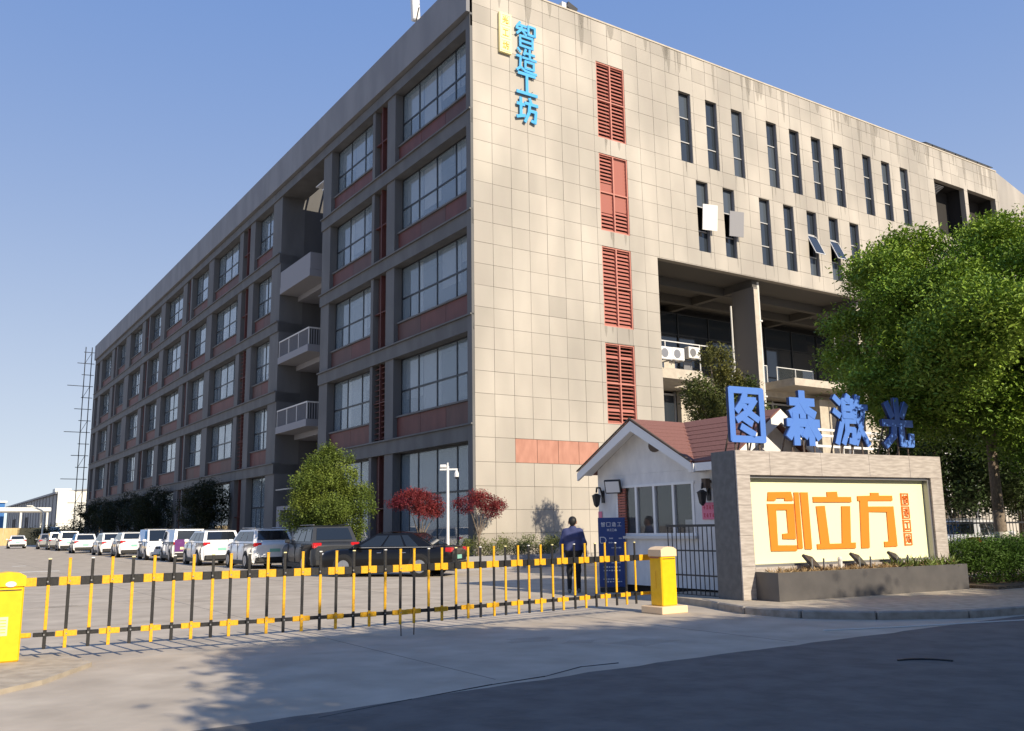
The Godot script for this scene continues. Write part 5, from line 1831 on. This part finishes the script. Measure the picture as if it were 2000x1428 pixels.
func crown(parent, mesh, lobes: Array, count: int, c0: Color, c1: Color, m, scale_lo := .8, scale_hi := 1.3, inner := .35, under := 1.0):
	# leaf sprays scattered through the outer part of each lobe; a lobe is [centre, radii]
	var total := 0.0
	for l in lobes: total += l[1].x * l[1].z + l[1].x * l[1].y
	var mm := MultiMesh.new()
	mm.transform_format = MultiMesh.TRANSFORM_3D
	mm.use_colors = true
	mm.mesh = mesh
	mm.instance_count = count
	var i := 0
	for l in lobes:
		var n := int(round(count * (l[1].x * l[1].z + l[1].x * l[1].y) / total))
		if l == lobes[-1]: n = count - i
		var tone: Color = c0.lerp(c1, rng.randf())
		for k in n:
			if i >= count: break
			var d := Vector3(rng.randfn(), rng.randfn(), rng.randfn()).normalized()
			var rad := pow(rng.randf_range(inner, 1.0), 0.4)
			if rng.randf() < 0.12: rad *= rng.randf_range(1.05, 1.3)
			# sprays crowd the upper side of a lobe; fewer hang below it
			if d.y < -.1 and rng.randf() > under: d = Vector3(d.x, -d.y * .8, d.z).normalized()
			var p: Vector3 = l[0] + d * l[1] * rad
			var b := Basis.from_euler(Vector3(rng.randf_range(-.5, .5), rng.randf() * TAU, rng.randf_range(-.5, .5))).scaled(Vector3.ONE * rng.randf_range(scale_lo, scale_hi))
			mm.set_instance_transform(i, Transform3D(b, p))
			mm.set_instance_color(i, tone.lerp(c0.lerp(c1, rng.randf()), 0.28) * rng.randf_range(.75, 1.25))
			i += 1
	var mi := MultiMeshInstance3D.new()
	mi.name = numbered("crown", parent)
	mi.multimesh = mm
	mi.material_override = m
	parent.add_child(mi, true)
	tag(mi, "", "", "", "stuff")
	return mi


func limbs(parent, called, base: Vector3, top: Vector3, r: float, tips: Array, m):
	var st := S()
	st.set_smooth_group(1)
	var mid := base.lerp(top, .5) + Vector3(.05, 0, -.04)
	cyl(st, base, base + Vector3(0, .15, 0), r * 1.35, r * 1.05, 12)
	cyl(st, base + Vector3(0, .15, 0), mid, r * 1.05, r * .9, 12)
	cyl(st, mid, top, r * .9, r * .75, 12)
	ob(called, st, m, parent)
	var br := S()
	for t in tips:
		var k: Vector3 = top.lerp(t, .5) + Vector3(0, .15 * top.distance_to(t) * .3, 0)
		cyl(br, top - Vector3(0, .05, 0), k, r * .5, r * .32, 7)
		cyl(br, k, t, r * .32, r * .1, 6)
	ob("branch", br, m, parent)


func blobs(c: Vector3, rad: Vector3, n: int, size: float, low := -0.7) -> Array:
	# lobes spread over an ellipsoid
	var out := []
	for i in n:
		var y: float = lerpf(low, 1.0, (i + .5) / n)
		var a := i * 2.39996 + rng.randf_range(-.3, .3)
		var q := sqrt(maxf(0, 1 - y * y))
		var s := size * rng.randf_range(.75, 1.25)
		out.append([c + Vector3(cos(a) * q, y, sin(a) * q) * rad * .72, Vector3(s, s * .72, s)])
	return out


func shaggy(c: Vector3, rad: Vector3, n: int, size: float) -> Array:
	# clumps of very different sizes thrown about the shell of an uneven crown
	var out := []
	for i in n:
		var y: float = lerpf(-.8, 1.0, (i + .5) / n)
		var a := i * 2.39996 + rng.randf_range(-.5, .5)
		var q := sqrt(maxf(0, 1 - y * y))
		var far := rng.randf_range(.62, 1.0) * (1.0 + .1 * sin(a * 2.0 + 1.0))
		var s := size * rng.randf_range(.55, 1.6)
		out.append([c + Vector3(cos(a) * q, y, sin(a) * q) * rad * far, Vector3(s * rng.randf_range(.9, 1.3), s * rng.randf_range(.5, .75), s)])
	return out


func make_plants():
	var big := leaf_cluster(1, 16, .13, .34)
	var spray := leaf_cluster(11, 24, .088, .36, .5)
	var spray_b := leaf_cluster(12, 20, .115, .32, .42)
	var mid := leaf_cluster(2, 14, .10, .26)
	var fine := leaf_cluster(3, 14, .11, .24, .3)
	# the big camphor tree right of the sign
	var T1 = thing("camphor_tree", "large bright green tree with a whitewashed trunk right of the sign", "tree", Vector3(23.3, 0.1, -12.5))
	var c := Vector3(.25, 6.15, .2)
	limbs(T1, "trunk", Vector3.ZERO, Vector3(-.15, 3.4, .05), .15, [Vector3(-2.2, 6.0, -.6), Vector3(1.6, 6.4, .8), Vector3(-.6, 8.4, -.4), Vector3(.4, 6.2, 2.0), Vector3(.5, 6.5, -2.0), Vector3(-1.5, 5.0, 1.6)], M.bark)
	var ww := S()
	cyl(ww, Vector3(0, 0, 0), Vector3(-.02, 1.15, 0), .205, .165, 14)
	ob("whitewash_band", ww, M.whitewash, T1)
	var lobes := shaggy(c, Vector3(3.75, 3.2, 3.75), 74, .68)
	lobes += [[Vector3(-3.8, 4.5, -.6), Vector3(.95, .6, .9)], [Vector3(-3.0, 4.2, -.2), Vector3(.9, .6, .9)], [Vector3(-3.7, 5.1, 1.5), Vector3(.9, .7, .8)], [Vector3(-4.5, 5.3, 1.7), Vector3(.8, .6, .7)], [Vector3(-2.2, 4.2, .9), Vector3(.9, .6, .9)], [Vector3(-2.3, 3.9, -.6), Vector3(.8, .6, .8)], [Vector3(-1.2, 3.6, .5), Vector3(.9, .55, .9)], [Vector3(.9, 3.4, .6), Vector3(.9, .8, .9)], [Vector3(.2, 2.9, 1.2), Vector3(.6, .6, .6)], [Vector3(-2.7, 4.6, .2), Vector3(.9, .7, .9)], [Vector3(-.2, 6.0, 0), Vector3(1.5, 1.5, 1.5)], [Vector3(-4.7, 4.9, 2.0), Vector3(.95, .7, .9)], [Vector3(-4.3, 4.5, 1.4), Vector3(.9, .6, .8)], [Vector3(-5.0, 5.4, 2.9), Vector3(.9, .7, .9)], [Vector3(-4.6, 5.8, 2.4), Vector3(.9, .8, .9)]]
	var half := []
	for k in lobes.size(): if k % 2: half.append(lobes[k])
	crown(T1, spray, lobes, 10500, Color(.09, .18, .020), Color(.32, .43, .050), M.leaf, .8, 1.3, .45, .3)
	crown(T1, spray_b, half, 2600, Color(.13, .23, .026), Color(.34, .44, .060), M.leaf, .8, 1.35, .6, .55)
	# osmanthus in front of the stair bay
	var T2 = thing("round_tree", "dense rounded green tree before the dark stair bay", "tree", Vector3(13.95, 0, -34.6))
	limbs(T2, "trunk", Vector3.ZERO, Vector3(0, 1.1, 0), .11, [Vector3(-.7, 2.6, 0), Vector3(.7, 2.8, .3), Vector3(0, 3.6, 0)], M.bark)
	crown(T2, mid, shaggy(Vector3(0, 2.55, 0), Vector3(1.45, 1.8, 1.45), 44, .42) + [[Vector3(0, 2.5, 0), Vector3(1.0, 1.4, 1.0)], [Vector3(.05, 4.25, 0), Vector3(.62, .5, .62)], [Vector3(-.45, 3.95, .2), Vector3(.6, .5, .6)], [Vector3(.1, 4.6, -.1), Vector3(.35, .35, .35)]], 3800, Color(.065, .115, .020), Color(.20, .25, .045), M.leaf, .75, 1.2, .35, .5)
	# two red maples
	var mk = [[Vector3(15.9, .3, -30.2), "red maple with a flat spreading crown left of the white camera pole"], [Vector3(17.95, .4, -29.4), "red maple at the building corner right of the camera pole"]]
	for k in 2:
		var t = thing("red_maple", mk[k][1], "tree", mk[k][0], 0.0, "red maples")
		limbs(t, "trunk", Vector3.ZERO, Vector3(.02, .85, 0), .05, [Vector3(-.6, 2.2, .1), Vector3(.5, 2.1, 0), Vector3(.9, 1.9, -.2), Vector3(.1, 2.4, .3), Vector3(.2, 2.0, -.5)], M.bark)
		var lb := []
		if k == 0: lb = [[Vector3(-.5, 2.3, .1), Vector3(.55, .33, .55)], [Vector3(-.95, 2.15, .1), Vector3(.38, .18, .4)], [Vector3(.25, 2.2, 0), Vector3(.6, .36, .6)], [Vector3(.65, 1.95, -.1), Vector3(.42, .3, .4)], [Vector3(.05, 1.9, .3), Vector3(.5, .22, .5)], [Vector3(-.1, 2.5, -.1), Vector3(.5, .2, .5)]]
		else: lb = [[Vector3(-.55, 2.0, .1), Vector3(.5, .28, .5)], [Vector3(.1, 2.2, .0), Vector3(.5, .3, .5)], [Vector3(.65, 2.0, -.1), Vector3(.55, .28, .5)], [Vector3(-.2, 2.35, .3), Vector3(.35, .2, .35)], [Vector3(1.0, 1.95, -.2), Vector3(.35, .2, .3)], [Vector3(.4, 1.7, .1), Vector3(.4, .18, .4)]]
		crown(t, fine, lb, 520 if k == 0 else 330, Color(.12, .012, .026), Color(.27, .045, .040), M.leaf_red, .6, 1.0, .2)
	# shrub climbing the terrace behind the guard house roof
	var T3 = thing("terrace_tree", "loose brownish green tree above the guard house roof", "tree", Vector3(23.2, 0, -21.6))
	limbs(T3, "trunk", Vector3.ZERO, Vector3(-.1, 3.4, 0), .11, [Vector3(-2.2, 5.6, 1.0), Vector3(-.6, 7.4, 0), Vector3(.6, 6.0, 0), Vector3(.8, 5.2, .2), Vector3(-1.0, 5.0, .3)], M.bark)
	crown(T3, mid, [[Vector3(-2.4, 5.75, 1.2), Vector3(.55, .35, .5)], [Vector3(-1.8, 5.4, .8), Vector3(.7, .4, .6)], [Vector3(-1.0, 5.0, .4), Vector3(.8, .5, .7)], [Vector3(-.2, 5.0, .2), Vector3(.8, .7, .7)], [Vector3(.3, 5.9, 0), Vector3(.55, .6, .5)], [Vector3(-.2, 7.1, 0), Vector3(.6, .5, .5)], [Vector3(.2, 6.5, 0), Vector3(.5, .4, .5)], [Vector3(.9, 5.3, 0), Vector3(.9, .7, .7)], [Vector3(1.6, 4.8, .2), Vector3(.7, .8, .6)], [Vector3(1.1, 6.2, 0), Vector3(.5, .3, .5)]], 1500, Color(.05, .085, .020), Color(.17, .16, .045), M.leaf, .9, 1.4, .35, .6)
	# dark trees shading the yard behind the sign
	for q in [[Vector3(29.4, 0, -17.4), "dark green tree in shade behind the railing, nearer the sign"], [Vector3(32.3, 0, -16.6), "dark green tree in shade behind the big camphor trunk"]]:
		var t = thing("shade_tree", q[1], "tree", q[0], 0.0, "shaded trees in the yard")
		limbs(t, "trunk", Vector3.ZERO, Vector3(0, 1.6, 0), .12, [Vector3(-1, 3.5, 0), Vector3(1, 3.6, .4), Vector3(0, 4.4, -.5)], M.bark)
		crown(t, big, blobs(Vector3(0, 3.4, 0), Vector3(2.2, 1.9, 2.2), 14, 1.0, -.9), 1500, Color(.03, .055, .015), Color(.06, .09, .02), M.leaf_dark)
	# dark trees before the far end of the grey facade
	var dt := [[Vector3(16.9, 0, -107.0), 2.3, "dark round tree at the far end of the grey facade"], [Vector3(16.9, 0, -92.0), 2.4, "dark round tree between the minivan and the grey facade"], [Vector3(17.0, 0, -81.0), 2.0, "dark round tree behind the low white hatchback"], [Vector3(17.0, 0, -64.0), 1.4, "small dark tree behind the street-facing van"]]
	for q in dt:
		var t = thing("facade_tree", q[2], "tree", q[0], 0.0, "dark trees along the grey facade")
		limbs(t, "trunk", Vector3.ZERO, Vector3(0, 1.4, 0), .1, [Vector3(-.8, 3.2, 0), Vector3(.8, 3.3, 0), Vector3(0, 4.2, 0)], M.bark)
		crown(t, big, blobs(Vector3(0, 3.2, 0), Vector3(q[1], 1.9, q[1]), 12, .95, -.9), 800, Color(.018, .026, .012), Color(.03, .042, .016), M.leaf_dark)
	# clipped hedge right of the sign
	var hd = thing("hedge", "clipped green hedge behind the kerb right of the sign wall", "hedge", Vector3(23.6, .12, -11.35), -.10)
	var hb := []
	for i in 16:
		for j in 3: hb.append([Vector3(-3.6 + i * .75, .62 + .03 * (i % 3), -.55 + j * .55), Vector3(.52, .36, .42)])
	for i in 16: hb.append([Vector3(-3.6 + i * .75, .28, .62), Vector3(.5, .28, .22)])
	crown(hd, leaf_cluster(5, 14, .06, .2), hb, 8000, Color(.045, .10, .014), Color(.085, .155, .022), M.leaf, .75, 1.1, .5)
	var hs := S()
	for i in 30: cyl(hs, Vector3(-4 + i * .42, 0, -.4 + .5 * (i % 3)), Vector3(-4 + i * .42 + .08, .5, -.35 + .5 * (i % 3)), .02, .012, 5)
	ob("stem", hs, M.bark, hd)
	bput("soil", Vector3(1.5, .03, .2), Vector3(12, .06, 2.4), M.soil, hd)
	# shrubs in the planter bed
	var sp = thing("bed_shrubs", "low loose green shrubs in the bed by the tiled front", "shrub", Vector3(19.5, .35, -29.75))
	var sb := []
	for i in 12: sb.append([Vector3(-2.4 + i * .44, .35 + .12 * (i % 3), rng.randf_range(-.3, .3)), Vector3(.4, .3, .35)])
	crown(sp, leaf_cluster(6, 12, .10, .26, .22), sb, 520, Color(.10, .14, .035), Color(.20, .21, .075), M.leaf, .7, 1.3, .0)
	var ls = thing("low_shrub", "strip of dark low shrub behind the black sedan", "shrub", Vector3(16.6, .05, -31.6))
	var lb2 := []
	for i in 8: lb2.append([Vector3(-1.2 + i * .35, .35, rng.randf_range(-.3, .3)), Vector3(.4, .3, .35)])
	crown(ls, mid, lb2, 260, Color(.04, .06, .015), Color(.07, .09, .02), M.leaf, .7, 1.1, .0)
	# street trees on our own side: they stand behind the camera and shade the road
	var st_at := [[Vector3(7.7, .1, 3.5), 1.1], [Vector3(12.8, .1, 4.5), 1.02], [Vector3(17.2, .1, 4.4), 1.02], [Vector3(21.6, .1, 4.2), 1.04], [Vector3(26.0, .1, 4.6), 1.0], [Vector3(30.5, .1, 4.6), 1.05], [Vector3(11.5, .1, 9.8), 1.38], [Vector3(18.0, .1, 10.4), 1.4], [Vector3(24.5, .1, 9.8), 1.4], [Vector3(-6.5, .1, 4.0), 1.1], [Vector3(-5.5, .1, 10.5), 1.3]]
	var proto = null
	var words := ["street tree opposite the barrier, first of the row", "street tree opposite the barrier cabinet", "street tree opposite the guard house", "street tree opposite the sign wall", "street tree opposite the hedge", "street tree at the far end of the row opposite", "second-row tree opposite the barrier cabinet", "second-row tree opposite the guard house", "second-row tree opposite the sign wall", "street tree left of where the lane meets the road", "second-row tree left of where the lane meets the road"]
	for k in st_at.size():
		var q = st_at[k]
		if proto == null:
			proto = thing("street_tree", words[0], "tree", q[0], 0.0, "street trees across the road")
			limbs(proto, "trunk", Vector3.ZERO, Vector3(0, 2.6, 0), .16, [Vector3(-1.6, 5.0, 0), Vector3(1.6, 5.2, .5), Vector3(0, 6.4, -.6), Vector3(.3, 5, 1.5)], M.bark)
			crown(proto, big, blobs(Vector3(0, 5.1, 0), Vector3(3.0, 3.1, 3.0), 28, 1.25, -.95) + [[Vector3(0, 5.0, 0), Vector3(2.7, 2.7, 2.7)], [Vector3(0, 4.6, 0), Vector3(1.6, 1.8, 1.6)]], 11000, Color(.07, .13, .02), Color(.12, .19, .03), M.leaf, 1.0, 1.5)
		else:
			dup(proto, words[k], q[0], k * 1.3).scale = Vector3.ONE * q[1]
	proto.scale = Vector3.ONE * st_at[0][1]


# ---------------------------------------------------------------- pole, railing and the far background
func make_far():
	var p = thing("camera_pole", "white pole with two cameras before the grey corner", "camera pole", Vector3(16.55, 0.2, -29.25))
	var st := S()
	cyl(st, Vector3.ZERO, Vector3(0, 3.62, 0), .06, .05, 12)
	cyl(st, Vector3(0, 3.62, 0), Vector3(0, 3.75, 0), .03, .03, 8)
	ob("pole", st, M.white, p)
	var arm := S()
	var dir := Vector3(.83, 0, .55)
	bx(arm, Vector3.ZERO, Vector3(.66, .06, .06), RT(Vector3(0, 3.5, 0) + dir * .04, -atan2(.55, .83)))
	ob("arm", arm, M.white, p)
	var cb := S()
	bbox(cb, Vector3.ZERO, Vector3(.24, .12, .12), .02, RT(Vector3(0, 3.62, 0) - dir * .17, -.6))
	ob("box_camera", cb, M.white, p)
	var dm := S()
	cyl(dm, dir * .33 + Vector3(0, 3.48, 0), dir * .33 + Vector3(0, 3.36, 0), .03, .08, 10)
	cyl(dm, dir * .33 + Vector3(0, 3.36, 0), dir * .33 + Vector3(0, 3.22, 0), .085, .085, 12)
	ob("dome_camera", dm, M.white, p)
	var gl := S()
	ball(gl, dir * .33 + Vector3(0, 3.21, 0), Vector3(.07, .07, .07))
	ob("dome_glass", gl, M.car_glass, p)
	# railing right of the sign
	var rl = thing("iron_railing", "black iron railing between the sign wall and the big tree", "railing", Vector3(19.6, .1, -13.6), -.06)
	var fr := S()
	for y in [.12, 1.35]: b2(fr, Vector3(0, y, -.02), Vector3(9.5, y + .045, .02))
	ob("rail", fr, M.black_steel, rl)
	var bar := S()
	cyl(bar, Vector3.ZERO, Vector3(0, 1.62, 0), .011, .011, 6)
	cyl(bar, Vector3(0, 1.62, 0), Vector3(0, 1.72, 0), .016, .002, 6)
	var bmesh := done(bar)
	for k in 64: put("bar", bmesh, M.black_steel, rl, T(.1 + k * .148, 0, 0))
	# white hand rails of the ramp behind the sign
	var rr = thing("ramp_rail", "long white pipe rail with posts behind the blue letters", "railing", Vector3(31.5, 0, -24.5))
	var rs := S()
	for y in [5.4, 5.15, 4.7]: b2(rs, Vector3(0, y, -.06), Vector3(13, y + .1, .06))
	ob("rail", rs, M.white, rr)
	var rp := S()
	for k in 6: b2(rp, Vector3(.2 + k * 2.4, 0, -.1), Vector3(.36 + k * 2.4, 5.5 if k < 5 else 7.2, .02))
	ob("post", rp, M.white, rr)
	var dk := S()
	b2(dk, Vector3(0, 3.85, -3), Vector3(13, 4.3, -.2))
	ob("ramp_deck", dk, M.beige, rr)
	# scaffold at the far end of the grey side
	var sc = thing("scaffold_tower", "thin dark scaffold standing against the far end of the facade", "scaffold", Vector3(18.1, 0, -126.5))
	var so := S()
	for q in [[0, 0], [-.75, 0]]: cyl(so, Vector3(q[0], 0, q[1]), Vector3(q[0], 25.6, q[1]), .06, .06, 6)
	ob("standard", so, M.black_steel, sc)
	var lg := S()
	for k in 17:
		var y: float = .9 + k * 1.5
		var reach: float = [.2, 1.9, .3, .9][k % 4]
		cyl(lg, Vector3(-.75 - reach, y, 0), Vector3(.4, y, 0), .045, .045, 5)
		if k % 3 == 0: cyl(lg, Vector3(-.75, y, 0), Vector3(0, y + 1.5, 0), .03, .03, 5)
	ob("ledger", lg, M.black_steel, sc)
	# warehouse
	var wh = thing("warehouse", "long grey zinc warehouse with a bright white end wall", "warehouse", Vector3(26, 0, -213))
	var ws := S()
	b2(ws, Vector3(0, 0, -120), Vector3(60, 10.0, -.5))
	ob("wall", ws, M.zinc, wh)
	bput("end_wall", Vector3(30, 5.3, -.2), Vector3(60.4, 10.6, .4), M.far_white, wh)
	var ro := S()
	prism(ro, PackedVector2Array([Vector2(-.6, 10.0), Vector2(30, 13.5), Vector2(60.6, 10.0), Vector2(60.6, 10.4), Vector2(30, 13.9), Vector2(-.6, 10.4)]), -120.5, -.6)
	ob("roof", ro, M.zinc, wh)
	var rib := S()
	for k in 20: b2(rib, Vector3(-.16, 0, -6 * k - 3.1), Vector3(0, 10, -6 * k - 2.9))
	ob("down_pipe", rib, M.steel, wh)
	for k in 3: bput("doorway", Vector3(-.05, 3, -26 - 34 * k), Vector3(.12, 6, 8), M.dark_back, wh)
	bput("roof_vent", Vector3(8, 12, -60), Vector3(4, 3.2, 5), M.far_white, wh)
	var cn = thing("canopy", "white flat canopy on posts before the warehouse", "canopy", Vector3(15.6, 0, -178))
	var co := S()
	bbox(co, Vector3(0, 5.7, 0), Vector3(9, .7, 10), .1)
	ob("roof", co, M.far_white, cn)
	var cp := S()
	for q in [[-4, 4.5], [4, 4.5], [-4, -4.5], [4, -4.5], [0, 4.5]]: b2(cp, Vector3(q[0] - .15, 0, q[1] - .15), Vector3(q[0] + .15, 5.35, q[1] + .15))
	ob("post", cp, M.far_white, cn)
	var bb = thing("blue_shed", "blue shed at the far left behind the yellow hoarding", "shed", Vector3(6, 0, -190))
	bput("wall", Vector3(0, 3.6, 0), Vector3(16, 7.2, 10), M.far_blue, bb)
	bput("roof", Vector3(0, 7.35, 0), Vector3(16.6, .3, 10.6), M.far_white, bb)
	var fn = thing("yellow_hoarding", "yellow site hoarding across the end of the lane", "hoarding", Vector3(-6, 0, -152))
	for k in 13: bput("hoarding_board", Vector3(k * 1.85, 1.25, .03 * (k % 2)), Vector3(1.83, 2.5, .06), M.fence_yellow, fn)
	bput("end_board", Vector3(24.3, 1.3, 0), Vector3(1.4, 2.6, .06), M.pale_blue, fn)
	var lp = thing("street_lamp", "white curved street lamp before the warehouse", "street lamp", Vector3(15.1, 0, -138))
	var ls := S()
	tube(ls, [Vector3(0, 0, 0), Vector3(.05, 4.4, 0), Vector3(-.25, 4.75, 0), Vector3(-1.6, 5.3, 0)], .1, 8)
	ob("pole", ls, M.far_white, lp)
	var lh := S()
	bbox(lh, Vector3(-1.7, 5.33, 0), Vector3(.8, .14, .3), .04)
	ob("lamp_head", lh, M.far_white, lp)
	for q in [[Vector3(19.5, 0, -150), "low shrub row at the far gate, nearer the facade"], [Vector3(22.5, 0, -168), "low shrub row before the white warehouse wall"]]:
		var t = thing("far_shrubs", q[1], "shrub", q[0], 0.0, "far shrubs")
		var lb := []
		for i in 7: lb.append([Vector3(i * 1.2 - 3.5, 1.4 + .3 * (i % 2), 0), Vector3(1.0, 1.0, 1.0)])
		crown(t, leaf_cluster(9, 12, .3, .6), lb, 260, Color(.02, .03, .012), Color(.05, .055, .02), M.leaf_dark)
	var cs = thing("crane_row", "pale far roofs at the left edge of the view", "building", Vector3(-20, 0, -420))
	for k in 5: bput("roof_block", Vector3(k * 18, 5 + 2 * (k % 3), 0), Vector3(15, 10 + 4 * (k % 3), 20), M.pale_blue, cs)
